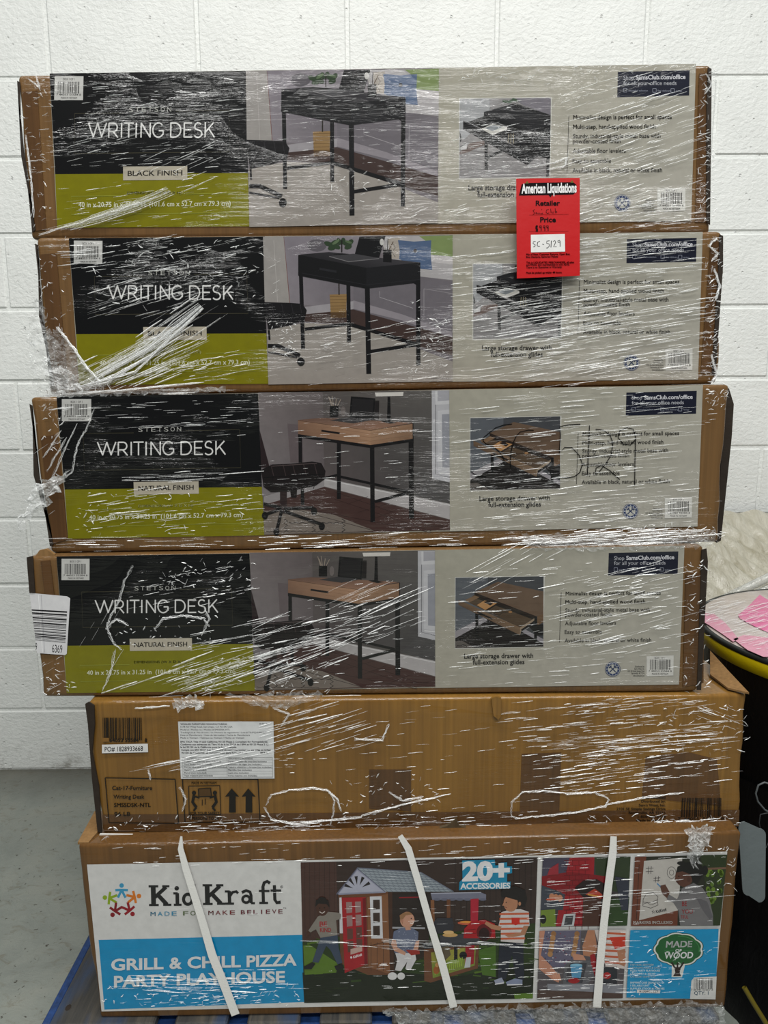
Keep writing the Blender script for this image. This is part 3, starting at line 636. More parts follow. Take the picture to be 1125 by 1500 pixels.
# fourth carton: white barcode sticker wrapping its left end
A = Art(lambda x, y, o: PL[4].at(x, y, o+0.001) )
A.poly([(44, 868), (99, 873), (103.5, 876), (98.5, 957), (96, 959), (55, 956)], (214, 214, 216))
A.line([(61, 871), (66, 955)], 1.2, (184, 184, 188)); A.line([(57, 871), (63, 955)], 0.8, (240, 240, 240))
A.push([(0, 0), (1, 0), (1, 1), (0, 1)], [(47, 892), (99, 895), (96.5, 943), (53, 939)]); A.barcode(0, 0, 1, 1, (22, 22, 24), 11, True, 22); A.pop()
A.text('6369', 77, 955, 92, 11.5, (20, 20, 22), 0.0, 956); A.text('9', 52.5, 952, 55, 11, (20, 20, 22))
A.build('barcode_sticker', M_STICK, box[4], 'large white barcode sticker reading 6369')
# fourth carton: torn top-left flap, folded right end
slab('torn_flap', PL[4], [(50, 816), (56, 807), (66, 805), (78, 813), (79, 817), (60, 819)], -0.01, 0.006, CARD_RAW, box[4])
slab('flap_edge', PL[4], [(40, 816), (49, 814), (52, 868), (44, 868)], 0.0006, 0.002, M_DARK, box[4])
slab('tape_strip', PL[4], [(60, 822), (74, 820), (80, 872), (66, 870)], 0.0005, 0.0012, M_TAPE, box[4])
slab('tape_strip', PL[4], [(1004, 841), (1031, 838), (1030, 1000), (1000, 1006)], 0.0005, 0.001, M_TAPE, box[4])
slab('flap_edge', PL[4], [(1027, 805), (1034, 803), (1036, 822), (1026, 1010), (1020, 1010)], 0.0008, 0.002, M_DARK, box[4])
# third carton: open end flap standing off its right end
def solid(name, pts, d, mat, parent):
    """prism: world outline PTS pushed by vector D"""
    n = len(pts); V = [Vector(p) for p in pts]+[Vector(p)+Vector(d) for p in pts]
    F = [tuple(range(n)), tuple(range(2*n-1, n-1, -1))]+[(i, (i+1) % n, n+(i+1) % n, n+i) for i in range(n)]
    o = mk(name, V, F, mat, parent); recalc(o); return o
pf = Face(1.20, 0)
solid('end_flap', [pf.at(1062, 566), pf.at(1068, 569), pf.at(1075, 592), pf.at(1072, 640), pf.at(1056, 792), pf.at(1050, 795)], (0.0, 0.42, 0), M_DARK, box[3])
slab('tape_strip', PL[3], [(60, 640), (84, 636), (100, 790), (78, 796)], 0.0004, 0.001, M_TAPE, box[3])
for i, sgn in ((1, 0), (2, 0)):
    q = Q[i]
    slab('tape_strip', PL[i], [(q[0][0]+8, q[0][1]+26), (PANEL[i][0][0]-18, q[0][1]+24), (PANEL[i][3][0]-16, q[3][1]-14), (q[3][0]+6, q[3][1]-12)], 0.0004, 0.0008, M_TAPE, box[i])
    slab('tape_strip', PL[i], [(q[1][0]-19, q[1][1]+14), (q[1][0]-6, q[1][1]+14), (q[2][0]-8, q[2][1]-16), (q[2][0]-24, q[2][1]-16)], 0.0004, 0.0008, M_TAPE, box[i])

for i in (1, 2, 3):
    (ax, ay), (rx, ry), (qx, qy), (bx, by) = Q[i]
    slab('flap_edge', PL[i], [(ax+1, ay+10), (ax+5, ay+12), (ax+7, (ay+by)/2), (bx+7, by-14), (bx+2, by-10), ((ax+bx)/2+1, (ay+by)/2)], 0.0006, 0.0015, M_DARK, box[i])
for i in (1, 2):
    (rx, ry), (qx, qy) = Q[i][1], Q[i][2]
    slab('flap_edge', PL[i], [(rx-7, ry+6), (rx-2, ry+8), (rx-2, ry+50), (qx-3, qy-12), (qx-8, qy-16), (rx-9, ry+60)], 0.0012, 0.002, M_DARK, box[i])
# fifth carton
A = Art(PL[5].at)
TP = (112, 76, 34)
A.build  # (tapes are solids below)
for pts in ([(541, 1127), (602, 1127), (602, 1188), (541, 1184)], [(764, 1104), (822, 1102), (819, 1190), (761, 1192)], [(946, 1108), (1010, 1102), (1050, 1112), (1056, 1180), (940, 1168)]):
    slab('tape_strip', PL[5], pts, 0.0003, 0.0004, M_TAPE, box[5])
slab('tape_strip', PL[5], [(150, 1193), (1083, 1186), (1082, 1210), (152, 1218)], 0.0002, 0.0003, M_TAPE, box[5])
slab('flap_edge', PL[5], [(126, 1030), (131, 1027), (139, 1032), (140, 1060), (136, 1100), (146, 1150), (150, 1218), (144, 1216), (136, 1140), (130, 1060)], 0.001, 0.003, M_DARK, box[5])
K = (26, 22, 18)
A = Art(lambda x, y, o: PL[5].at(x, y, o+0.0004))
def c4(x, y): return (x/2.8125, 1000+y/2.8125)
A.push([(0, 0), (1125, 0), (1125, 731), (0, 731)], [(0, 1000), (400, 1000), (400, 1260), (0, 1260)])
A.push([(0, 0), (1, 0), (1, 1), (0, 1)], [(423, 143), (588, 143), (590, 236), (425, 233)]); A.barcode(0, 0, 1, 1, K, 21, False, 32); A.pop()
A.rect(424, 226, 450, 242, (150, 108, 52)); A.text('64053', 452, 243, 508, 15, K, .02); A.text('55584', 516, 243, 572, 15, K, .02); A.text('8', 597, 243, 607, 15, K, .03)
INK = mat_print('carton_ink', -0.1, 0.8, 0.6, 0.5)
C5F = lambda: Art(lambda x, y, o: PL[5].at(x, y, o+0.0004))
C5S, C5D = [(0, 0), (1125, 0), (1125, 731), (0, 731)], [(0, 1000), (400, 1000), (400, 1260), (0, 1260)]
A.pop(); A.build('printed_barcode', INK, box[5]); A = C5F(); A.push(C5S, C5D)
for pts in ([(434, 390), (722, 396), (736, 578), (450, 575)], [(752, 394), (1063, 396), (1072, 572), (763, 574)]): A.frame(pts, 4, K)
A.text('Cat-17-Furniture', 463, 440, 628, 16, K, .02); A.text('Writing Desk', 468, 476, 596, 16, K, .02); A.text('SMSSDSK-NTL', 471, 510, 622, 16, K, .02); A.text('96 LB', 472, 547, 538, 16, K, .02)
for x in (958, 1026): A.poly([(x-30, 468), (x-3, 434), (x+28, 468), (x+13, 466), (x+14, 533), (x-14, 533), (x-13, 466)], K)
A.frame([(778, 424), (906, 422), (910, 542), (780, 544)], 3, K); A.poly([(818, 436), (868, 432), (872, 466), (820, 468)], (90, 64, 32)); A.frame([(818, 436), (868, 432), (872, 466), (820, 468)], 4, K)
for s_, x in ((1, 800), (-1, 886)):
    A.ell(x, 452, 9, 9, K, 10); A.line([(x, 462), (x-s_*6, 490), (x+s_*10, 512)], 12, K); A.line([(x+s_*10, 512), (x-s_*2, 526)], 8, K); A.line([(x, 466), (x+s_*22, 472)], 7, K)
A.line([(834, 480), (834, 504)], 3, K); A.line([(846, 476), (846, 500)], 3, K); A.text('FOR YOUR SAFETY', 784, 541, 906, 11, K, .02); A.text('2 PERSONS TO LIFT', 780, 563, 914, 12, K, .02); A.text('MADE IN VIETNAM', 790, 416, 892, 10, K, .01)
A.pop(); A.build('printed_handling_marks', INK, box[5]); A = C5F()
A.push([(0, 0), (1125, 0), (1125, 731), (0, 731)], [(725, 1000), (1125, 1000), (1125, 1260), (725, 1260)])
for t, y, x0 in (('Best Unlimited', 476, 606), ('Distributed by:', 492, 602), ("Sam's West, Inc.", 508, 592), ('2101 SE Simple Savings Drive', 523, 500), ('Bentonville, AR 72716', 539, 550), ('1-800-925-6278', 555, 588), ('Made in Vietnam', 570, 582)): A.text(t, x0, y, 702, 10, K, .02)
A.pop(); A.build('printed_address', INK, box[5]); A = C5F(); A.push(C5S, [(725, 1000), (1125, 1000), (1125, 1260), (725, 1260)])
A.push([(0, 0), (1, 0), (1, 1), (0, 1)], [(770, 473), (934, 473), (932, 550), (766, 553)]); A.barcode(0, 0, 1, 1, K, 23, False, 30); A.pop(); A.text('7  44053  55584  8', 752, 565, 942, 12, K, .01)
A.pop(); A.build('printed_barcode', INK, box[5])
A = Art(lambda x, y, o: PL[5].at(x, y, o+0.0012)); A.poly([(150, 1090), (217, 1088.5), (217.5, 1101), (150, 1102.5)], (222, 222, 220)); A.text('PO# 1828933668', 154, 1100, 210, 6.8, (24, 24, 24), .012, 1099); A.build('address_sticker', M_STICK, box[5], 'narrow white order number sticker')
A = Art(lambda x, y, o: PL[5].at(x, y, o+0.0012))
A.push([(0, 0), (1125, 0), (1125, 695), (0, 695)], [(250, 1045), (420, 1045), (420, 1150), (250, 1150)])
A.poly([(74, 73), (998, 73), (1008, 625), (102, 628)], (214, 216, 216)); K = (44, 44, 46)
for t, x0, y, x1, bb in (('WHALEN FURNITURE MANUFACTURING', 97, 106, 548, .03), ('0191-B', 862, 103, 938, .02), ('1578 Air Wing Road, San Diego, CA 92154, USA', 98, 132, 602, .01), ('Model # / Modele no / Modelo # SMSSDSK-NTL', 98, 160, 578, .01), ('Tracking/Lot # / No de suivi / lot /Numero de seguimiento / Lote # TSUPQVN00GLA', 98, 187, 930, .01),
                         ('Date of Manufacture / Date de fabrication / Fecha de Manufactura', 98, 213, 770, .01), ('Made in Vietnam / Fabrique au Vietnam / Hecho en Vietnam', 98, 239, 716, .01), ('EPA TSCA Title VI and California 93120 Phase 2 Compliant for Formaldehyde', 98, 277, 940, .03),
                         ('Conforme aux exigences du Titre VI de la loi TSCA de l EPA et 93120 Phase 2 de', 98, 303, 950, .03), ('la loi 93120 de la Californie pour le formaldehyde', 98, 329, 640, .03), ('Cumple con EPA TSCA (Ley del control de sustancias toxicas por sus siglas en ingles)', 105, 356, 972, .03), ('93120 de California de cumplimiento para formaldehido', 108, 384, 746, .03), ('0829-A', 870, 384, 944, .03)):
    A.text(t, x0, y, x1, 15, K, bb)
for j, (a, b_) in enumerate((('TOOLS REQUIRED', 'HERRAMIENTAS REQUERIDAS'), ('Phillips screwdriver (not included)', 'Destornillador de cruz (no incluido)'), ('Stud finder (not included)', 'Buscador de vigas (no incluido)'), ('Power drill and drill bits (not included)', 'Taladro electrico y brocas (no incluidos)'), ('Hammer (not included)', 'Martillo (no incluido)'), ('Pencil (not included)', 'Lapiz (no incluido)'), ('Tape measure (not included)', 'Cinta metrica (no incluido)'))):
    y = 440+j*27.3; A.text(a, 135, y, 135+len(a)*10.2, 14, K, .01); A.text(b_, 558, y, 558+len(b_)*10.4, 14, K, .01); A.line([(120, y+7), (990, y+4)], 1.6, (120, 120, 124))
A.frame([(120, 420), (988, 420), (992, 612), (122, 614)], 2, (90, 90, 92)); A.line([(548, 420), (550, 612)], 2, (90, 90, 92)); A.pop(); A.build('shipping_label', M_STICK, box[5], 'white label of fine black print')
# small crush fold in the top edge of the fifth carton, torn edge along its bottom
slab('crushed_fold', PL[5], [(719, 1021), (725, 1018), (733, 1020), (733, 1046), (729, 1052), (722, 1046)], 0.0005, 0.006, CARD_B, box[5])
slab('torn_edge', PL[5], [(625, 1219), (642, 1210), (655, 1206), (668, 1196), (672, 1206), (690, 1211), (700, 1214), (722, 1215), (724, 1220)], 0.0012, 0.006, mat_card('torn_board', (120, 104, 80), (84, 66, 42), 0, 0, 0), box[5])
# open top flap and strip of paper at the fifth carton's right end
zt = PL[5].at(1090, 1017).z
solid('top_flap', [unz(1097, 1017, zt+0.004), unz(1066, 984, zt+0.012), unz(1040, 955, zt+0.02), unz(1040, 990, zt+0.004), unz(1066, 1010, zt+0.003)], (0, 0, 0.003), CARD_RAW, box[5])

# ------------------------------------------------------------------ playhouse carton artwork
A = Art(PL[6].at)
A.poly([(127.6, 1266), (1065, 1247), (1046, 1462), (149, 1481)], (216, 216, 214))
A.push([(0, 0), (1125, 0), (1125, 844), (0, 844)], [(60, 1200), (460, 1200), (460, 1500), (60, 1500)])
A.poly([(238, 496), (1077, 475), (1087, 752), (262, 783)], (10, 142, 194))
def star_kid(cx, cy_, rot, c, s=1.0):
    """little figure of the logo: head, spread arms and legs"""
    ca, sa = math.cos(rot), math.sin(rot)
    T = lambda p: [(cx+(x*ca-y*sa)*s, cy_+(x*sa+y*ca)*s) for x, y in p]
    h = T([(0, -22)])[0]; A.ell(h[0], h[1], 9.5*s, 9.5*s, c, 16)
    A.line(T([(-26, -3), (0, -4), (26, -3)]), 10*s, c); A.line(T([(0, -4), (-1, 6)]), 15*s, c); A.line(T([(-3, 2), (-15, 28)]), 10*s, c); A.line(T([(3, 2), (16, 28)]), 10*s, c)
star_kid(333, 294, 0.0, (60, 150, 190)); star_kid(286, 324, -1.45, (140, 168, 30)); star_kid(383, 320, 1.35, (214, 120, 34)); star_kid(308, 374, -2.55, (130, 14, 30)); star_kid(364, 372, 2.45, (148, 18, 34))
KB = (26, 26, 28)
def sl(pts, w=17): A.line(pts, w, KB)
def serif(x0, x1, y): A.line([(x0, y), (x1, y)], 9, KB)
for ox in (0, 222):                      # the two capital Ks
    s_ = 1.0
    dy = -ox*0.02
    sl([(463+ox, 274+dy), (465+ox, 354+dy)], 20); serif(444+ox, 484+ox, 275+dy); serif(446+ox, 486+ox, 352+dy)
    sl([(470+ox, 320+dy), (516+ox, 278+dy)], 15); serif(500+ox, 530+ox, 275+dy); sl([(482+ox, 310+dy), (520+ox, 350+dy)], 17); serif(504+ox, 538+ox, 351+dy)
sl([(562, 303), (563, 352)], 15); serif(546, 564, 304); serif(548, 580, 351); A.ell(560, 283, 9.5, 9.5, KB)                       # i
def bowl(cx, cy_, rx, ry, w): A.line([(cx+rx*math.cos(a*math.tau/18), cy_+ry*math.sin(a*math.tau/18)) for a in range(19)], w, KB)
bowl(606, 328, 18, 21, 13); sl([(630, 266), (632, 350)], 14); serif(616, 632, 268); serif(632, 644, 350)                          # d
sl([(776, 294), (778, 348)], 14); serif(758, 778, 296); serif(760, 796, 346); A.line([(780, 314), (790, 299), (806, 296), (812, 304)], 11, KB)   # r
bowl(846, 328, 15, 14, 11); A.line([(828, 300), (846, 292), (862, 298), (866, 312), (867, 344)], 12, KB); serif(866, 882, 344)     # a
A.line([(944, 262), (932, 254), (920, 260), (915, 276), (917, 342)], 13, KB); serif(898, 942, 294); serif(900, 936, 343)          # f
A.line([(962, 270), (964, 330), (972, 342), (988, 340)], 13, KB); serif(946, 990, 292)                                           # t
A.line([(992+5*math.cos(a), 277+5*math.sin(a)) for a in [i*.7 for i in range(10)]], 1.5, KB); A.text('R', 990, 279.5, 994, 5, KB)
for t, x0, x1, c in (('MADE', 452, 560, (60, 140, 176)), ('FOR', 586, 668, (96, 112, 76)), ('MAKE', 690, 800, (120, 40, 44)), ('BELIEVE', 824, 996, (104, 30, 44))):
    n = len(t); w = (x1-x0-8*(n-1))/n
    for i, ch in enumerate(t):
        xx = x0+i*(w+8); yy = 397-(xx-452)*0.02; A.text(ch, xx+(w*.35 if ch == 'I' else 0), yy, xx+w*(0.62 if ch == 'I' else 1), 17, c, .01)
A.text('TM', 998, 368, 1010, 6, KB)
W = (222, 224, 226)
for t, x0, x1, y, y1 in (('GRILL', 290, 506, 620, 614), ('&', 530, 582, 613, 612), ('CHILL', 604, 824, 611, 606), ('PIZZA', 848, 1054, 606, 599), ('PARTY', 302, 536, 690, 682), ('PLAYHOUSE', 560, 1006, 681, 669)): A.text(t, x0, y, x1, 45, W, .03, y1)
A.pop()
# main photo
A.push([(0, 0), (1125, 0), (1125, 912), (0, 912)], [(430, 1200), (800, 1200), (800, 1500), (430, 1500)])
A.poly([(32, 190), (1087, 167), (1065, 795), (48, 815)], (54, 40, 36))
A.poly([(32, 190), (190, 187), (200, 520), (40, 540)], (72, 48, 42))
for x in range(50, 200, 22): A.line([(x, 190), (x+2, 520)], 2, (50, 32, 30))
for x in range(720, 1080, 26): A.line([(x, 172), (x-2, 480)], 2.5, (36, 26, 26))
A.poly([(40, 545), (200, 520), (700, 500), (1076, 460), (1065, 795), (48, 815)], (38, 56, 18))
A.poly([(40, 680), (300, 660), (700, 700), (1068, 640), (1065, 795), (48, 815)], (22, 30, 14))
for k in range(90):
    x = rnd.uniform(60, 1050); y = rnd.uniform(520, 770)
    if y > 690 and rnd.random() < .6: continue
    A.line([(x, y), (x+rnd.uniform(20, 70), y+rnd.uniform(-8, 8))], rnd.uniform(3, 9), rnd.choice([(60, 84, 24), (80, 108, 30), (44, 66, 20), (30, 42, 16)])); A.k -= 1
A.k += 1
A.poly([(44, 560), (70, 555), (200, 640), (190, 680), (50, 690)], (86, 116, 34)); A.poly([(820, 580), (900, 560), (900, 700), (840, 690)], (70, 104, 30)); A.poly([(980, 775), (1066, 770), (1065, 795), (985, 797)], (90, 122, 40))
# playhouse
WD, WD2, WDK = (128, 84, 54), (104, 64, 40), (66, 40, 28)
A.poly([(200, 330), (420, 320), (430, 690), (330, 690), (210, 640)], WD2); A.poly([(328, 345), (425, 330), (430, 688), (334, 655)], WD); A.poly([(420, 320), (610, 322), (600, 600), (430, 688)], (44, 30, 24))
A.poly([(420, 322), (440, 322), (448, 690), (430, 690)], WDK); A.line([(340, 560), (425, 540)], 3, WDK)
for x in (345, 372, 400): A.line([(x, 545), (x, 672)], 2, WDK)
A.poly([(340, 342), (392, 340), (398, 528), (346, 528)], (206, 206, 210))
for y in (356, 414, 472): A.poly([(354, y), (384, y-1), (385, y+42), (355, y+44)], (60, 44, 38))
A.poly([(192, 330), (284, 214), (410, 320)], (150, 152, 172)); A.poly([(205, 326), (284, 226), (398, 318)], (172, 174, 190))
for a in (200, 232, 262, 292, 328): A.poly([(286+math.cos(math.radians(a))*22, 312+math.sin(math.radians(a))*22), (286+math.cos(math.radians(a-6))*62, 312+math.sin(math.radians(a-6))*62), (286+math.cos(math.radians(a+8))*62, 312+math.sin(math.radians(a+8))*62)], (34, 28, 30))
A.line([(192, 332), (284, 216), (410, 320)], 6, (96, 98, 116)); A.line([(200, 332), (410, 322)], 5, (140, 142, 160))
A.poly([(284, 214), (566, 234), (712, 320), (410, 320)], (150, 160, 168))
for j in range(8):
    f = j/8; A.line([(284+126*f, 214+106*f), (566+146*f, 234+86*f)], 2.4, (96, 104, 116))
    for i in range(14):
        u = (i+.5*(j % 2))/14; f2 = (j+1)/8
        A.line([(284+126*f+(282+20*f)*u, 214+106*f+(20-20*f)*u), (284+126*f2+(282+20*f2)*u, 214+106*f2+(20-20*f2)*u)], 1.6, (104, 112, 124)); A.k -= 1
A.k += 1
A.line([(284, 214), (566, 234), (712, 320)], 5, (110, 116, 130))
A.poly([(204, 346), (214, 345), (220, 505), (206, 505)], (206, 206, 210))
RD = (158, 24, 34)
A.poly([(214, 346), (322, 344), (330, 640), (228, 682)], RD)
for (x, y) in ((234, 366), (274, 364), (236, 426), (276, 422), (238, 484), (278, 478), (240, 540), (280, 530)): A.poly([(x, y), (x+26, y-1), (x+27, y+46), (x+2, y+50)], (96, 60, 52) if y > 470 else (150, 120, 118))
A.poly([(254, 575), (306, 562), (306, 584), (254, 600)], (190, 160, 150)); A.text('KidKraft', 266, 616, 305, 11, (230, 220, 220), .03, 604); A.ell(257, 612, 5, 6, (230, 220, 220), 5); A.poly([(308, 350), (322, 346), (328, 640), (316, 646)], (110, 14, 24))
A.poly([(440, 330), (610, 328), (612, 480), (440, 480)], (38, 28, 26)); A.line([(470, 346), (560, 344)], 5, (140, 20, 30)); A.line([(440, 480), (585, 482)], 8, (160, 160, 166))
A.poly([(610, 326), (832, 322), (857, 332), (856, 354), (618, 356)], (116, 118, 136)); A.line([(612, 327), (835, 323)], 4, (170, 172, 186))
for x in range(622, 850, 34): A.ell(x+16, 354, 16, 6, (100, 102, 120), 10)
A.line([(618, 356), (622, 540)], 16, WD); A.line([(690, 354), (690, 436)], 16, WD2); A.poly([(788, 352), (824, 350), (820, 462), (788, 462)], (170, 30, 52))
A.poly([(570, 548), (820, 534), (826, 560), (590, 590)], (50, 52, 58)); A.poly([(580, 575), (826, 556), (820, 660), (610, 724), (582, 716)], WD2); A.poly([(612, 590), (812, 562), (806, 648), (620, 704)], (120, 136, 54))
A.poly([(612, 590), (760, 570), (760, 610), (616, 640)], (150, 148, 60)); A.poly([(765, 560), (806, 556), (802, 640), (762, 650)], (150, 26, 40)); A.poly([(768, 612), (790, 610), (786, 656), (760, 658)], (190, 194, 196)); A.ell(755, 602, 17, 17, (18, 18, 20)); A.line([(722, 565), (722, 625)], 16, (24, 24, 26)); A.poly([(640, 570), (690, 560), (700, 600), (660, 640)], (96, 84, 66))
for k in range(14): A.line([(630+k*9, 690-k*3), (634+k*9, 650-k*3)], 4, (150, 176, 60))
A.ell(636, 668, 14, 18, (160, 92, 40)); A.ell(640, 645, 10, 10, (200, 150, 90))
A.poly([(625, 452), (640, 436), (706, 436), (714, 470), (706, 502), (628, 506)], (46, 46, 54)); A.poly([(650, 512), (770, 506), (830, 520), (826, 548), (650, 552)], (60, 60, 66))
A.ell(697, 512, 34, 9, (200, 160, 100)); A.ell(690, 500, 24, 8, (214, 176, 120)); A.ell(768, 458, 38, 9, (190, 90, 60)); A.ell(768, 454, 28, 5, (214, 140, 60))
A.poly([(756, 526), (760, 484), (790, 452), (850, 444), (896, 462), (898, 526)], (164, 18, 30)); A.ell(848, 500, 34, 38, (96, 8, 18)); A.ell(848, 508, 24, 30, (40, 10, 14)); A.line([(770, 490), (810, 486)], 3, (110, 10, 20)); A.line([(765, 506), (812, 504)], 3, (110, 10, 20)); A.line([(820, 540), (900, 548)], 4, (180, 180, 184))
# child running at the left
SK1, SK2, SK3 = (70, 42, 32), (196, 146, 122), (176, 124, 94)
A.poly([(150, 520), (196, 510), (200, 560), (218, 636), (196, 642), (166, 580), (146, 560), (112, 634), (84, 632), (108, 560), (122, 520)], (58, 70, 90))
A.poly([(108, 430), (150, 408), (200, 412), (212, 420), (210, 440), (190, 446), (196, 512), (120, 524), (100, 486), (76, 500), (66, 492)], (130, 124, 116)); A.poly([(66, 492), (76, 500), (66, 520), (56, 514)], SK1); A.text('BE', 116, 474, 150, 22, (150, 40, 44), .03); A.text('KIND', 118, 498, 168, 18, (150, 40, 44), .03)
A.ell(128, 394, 28, 33, SK1, 20); A.poly([(98, 386), (100, 356), (128, 346), (156, 358), (160, 388), (146, 374), (112, 372)], (22, 16, 16)); A.ell(128, 352, 18, 9, (22, 16, 16)); A.ell(117, 392, 3, 3, (20, 14, 14), 8); A.ell(138, 390, 3, 3, (20, 14, 14), 8); A.line([(116, 408), (128, 415), (140, 407)], 4, (200, 190, 184))
A.poly([(46, 652), (84, 632), (98, 640), (80, 664), (48, 664)], (24, 24, 26)); A.poly([(182, 650), (216, 638), (224, 660), (190, 668)], (24, 24, 26))
# toddler sitting in the doorway
A.poly([(452, 588), (540, 586), (546, 620), (520, 668), (498, 662), (506, 630), (478, 672), (452, 668), (462, 624)], (206, 204, 206)); A.poly([(446, 496), (478, 480), (530, 482), (556, 498), (552, 560), (540, 592), (450, 592), (440, 540)], (98, 106, 130))
for k in range(40): A.ell(452+rnd.random()*96, 496+rnd.random()*92, 2, 2, (150, 156, 176), 6); A.k -= 1
A.k += 1
A.poly([(440, 530), (456, 534), (462, 566), (500, 588), (496, 602), (448, 582), (434, 552)], SK2); A.poly([(544, 540), (560, 534), (556, 570), (540, 596), (530, 588)], SK2); A.ell(506, 444, 32, 36, SK2, 22); A.poly([(476, 448), (472, 424), (490, 412), (514, 408), (530, 420), (500, 424), (488, 440), (486, 462)], (150, 110, 76)); A.ell(484, 448, 5, 8, (180, 126, 104)); A.ell(524, 438, 3, 3, (50, 36, 32), 8); A.line([(518, 458), (530, 460), (534, 454)], 4, (236, 226, 220)); A.line([(536, 440), (541, 448), (534, 450)], 2, (170, 116, 96))
A.poly([(496, 480), (520, 478), (522, 488), (500, 490)], SK2); A.poly([(500, 578), (560, 576), (562, 596), (524, 602)], (150, 40, 36)); A.ell(440, 694, 21, 17, (214, 214, 214)); A.ell(479, 694, 17, 16, (214, 214, 214))
# boy with the striped shirt
A.poly([(916, 545), (1022, 545), (1026, 712), (990, 714), (972, 600), (944, 708), (908, 706)], (30, 34, 48)); A.poly([(925, 410), (960, 398), (1010, 396), (1046, 408), (1050, 470), (1030, 480), (1026, 548), (922, 540), (922, 480), (912, 470)], (206, 200, 198))
for j, y in enumerate((414, 436, 458, 480, 502, 524)): A.line([(916 if j < 3 else 922, y+4), (1048 if j < 3 else 1030, y+2)], 9, (196, 96, 62))
A.poly([(970, 434), (1006, 434), (1006, 462), (988, 468), (970, 462)], (196, 40, 28)); A.poly([(912, 470), (926, 474), (918, 492), (880, 484), (850, 462), (858, 450), (890, 466)], SK3); A.poly([(1046, 470), (1030, 510), (960, 524), (940, 512), (1010, 500), (1024, 470)], SK3)
A.ell(966, 370, 32, 38, SK3, 22); A.poly([(926, 344), (922, 318), (946, 296), (990, 294), (1030, 312), (1040, 350), (1030, 384), (1008, 386), (1000, 358), (970, 350), (944, 342)], (28, 22, 22)); A.ell(1006, 372, 6, 9, SK3); A.ell(946, 366, 3, 3, (24, 18, 18), 8); A.line([(938, 386), (950, 390)], 3, (130, 70, 60)); A.poly([(934, 368), (928, 380), (938, 382)], SK3)
A.poly([(892, 712), (926, 700), (938, 722), (900, 732)], (150, 156, 176)); A.poly([(944, 720), (984, 704), (1018, 710), (1018, 732), (950, 734)], (130, 140, 166)); A.line([(896, 730), (936, 724)], 5, (220, 220, 224)); A.line([(950, 733), (1018, 731)], 5, (220, 220, 224))
BC = (24, 134, 172)
A.poly([(750, 180), (895, 176), (897, 202), (918, 200), (920, 190), (950, 188), (950, 206), (972, 206), (972, 236), (950, 240), (950, 274), (966, 274), (964, 304), (736, 312), (738, 276), (752, 262)], BC); A.text('20+', 750, 268, 962, 78, (226, 226, 228), .05, 262); A.text('ACCESSORIES', 742, 306, 964, 24, (222, 224, 226), .035, 303)
A.pop()
# small photos, crop 755..1125 x 1200..1500
A.push([(0, 0), (1125, 0), (1125, 912), (0, 912)], [(755, 1200), (1125, 1200), (1125, 1500), (755, 1500)])
A.poly([(120, 170), (511, 161), (493, 469), (108, 475)], (60, 54, 56)); A.poly([(120, 170), (240, 167), (240, 330), (118, 260)], (70, 66, 84)); A.poly([(240, 167), (350, 165), (345, 300), (300, 470), (178, 472), (200, 340)], (150, 22, 34)); A.poly([(350, 165), (511, 161), (503, 330), (360, 300)], (44, 58, 34)); A.poly([(116, 250), (240, 230), (400, 250), (390, 350), (230, 330), (116, 290)], (126, 14, 26)); A.poly([(116, 290), (220, 330), (210, 400), (112, 400)], (62, 66, 78))
for y in range(180, 470, 22):
    A.line([(215, y), (330, y-3)], 2, (92, 12, 22))
    for x in range(225+(y//22 % 2)*14, 330, 28): A.line([(x, y), (x, y+20)], 2, (92, 12, 22))
A.poly([(262, 300), (300, 268), (360, 262), (400, 285), (396, 340), (300, 342)], (34, 18, 20)); A.poly([(310, 330), (350, 304), (385, 330), (380, 350)], (176, 60, 40)); A.line([(320, 330), (378, 340)], 5, (206, 160, 70))
for k in range(3): A.ell(160+k*18, 340+k*3, 12, 15, (190, 128, 96)); A.poly([(150, 215), (190, 190), (190, 240), (140, 245)], (150, 40, 52))
A.ell(156, 352, 22, 5, (190, 80, 50)); A.poly([(112, 400), (175, 395), (178, 472), (110, 474)], (112, 134, 50)); A.ell(122, 440, 14, 20, (20, 22, 20)); A.poly([(214, 418), (266, 414), (258, 470), (202, 472)], (186, 190, 192)); A.poly([(222, 426), (256, 424), (250, 464), (214, 466)], (60, 62, 66)); A.poly([(300, 345), (380, 350), (384, 470), (296, 471)], (70, 40, 30)); A.poly([(400, 350), (505, 340), (495, 468), (400, 470)], (42, 66, 30)); A.poly([(440, 250), (503, 260), (500, 400), (470, 400)], (48, 52, 66))
A.poly([(105, 492), (491, 486), (476, 790), (95, 795)], (84, 78, 82)); A.poly([(118, 492), (290, 489), (284, 620), (250, 660), (150, 650), (110, 600)], (98, 94, 116))
for k in range(70): A.ell(122+rnd.random()*150, 498+rnd.random()*140, 3, 3, rnd.choice([(186, 182, 196), (54, 52, 74), (130, 60, 80)]), 6); A.k -= 1
A.k += 1
for x0 in (160, 264):
    for j in range(6): A.ell(x0+8-j*3, 505+j*18, 12, 13, (172, 128, 84) if j % 2 else (150, 106, 66), 10)
A.poly([(105, 492), (130, 490), (112, 600), (160, 650), (198, 700), (190, 722), (160, 706), (102, 660)], (190, 134, 110)); A.poly([(250, 590), (300, 600), (322, 640), (312, 674), (290, 660), (262, 640)], (194, 140, 114)); A.poly([(320, 488), (350, 488), (362, 570), (350, 610), (300, 600), (296, 560)], (176, 122, 92))
for j in range(4): A.line([(160+j*10, 668+j*4), (172+j*9, 712)], 7, (200, 146, 120)); A.line([(262+j*12, 640), (270+j*12, 660)], 7, (186, 130, 104))
A.poly([(350, 487), (491, 486), (484, 660), (400, 650), (380, 600)], (206, 196, 192))
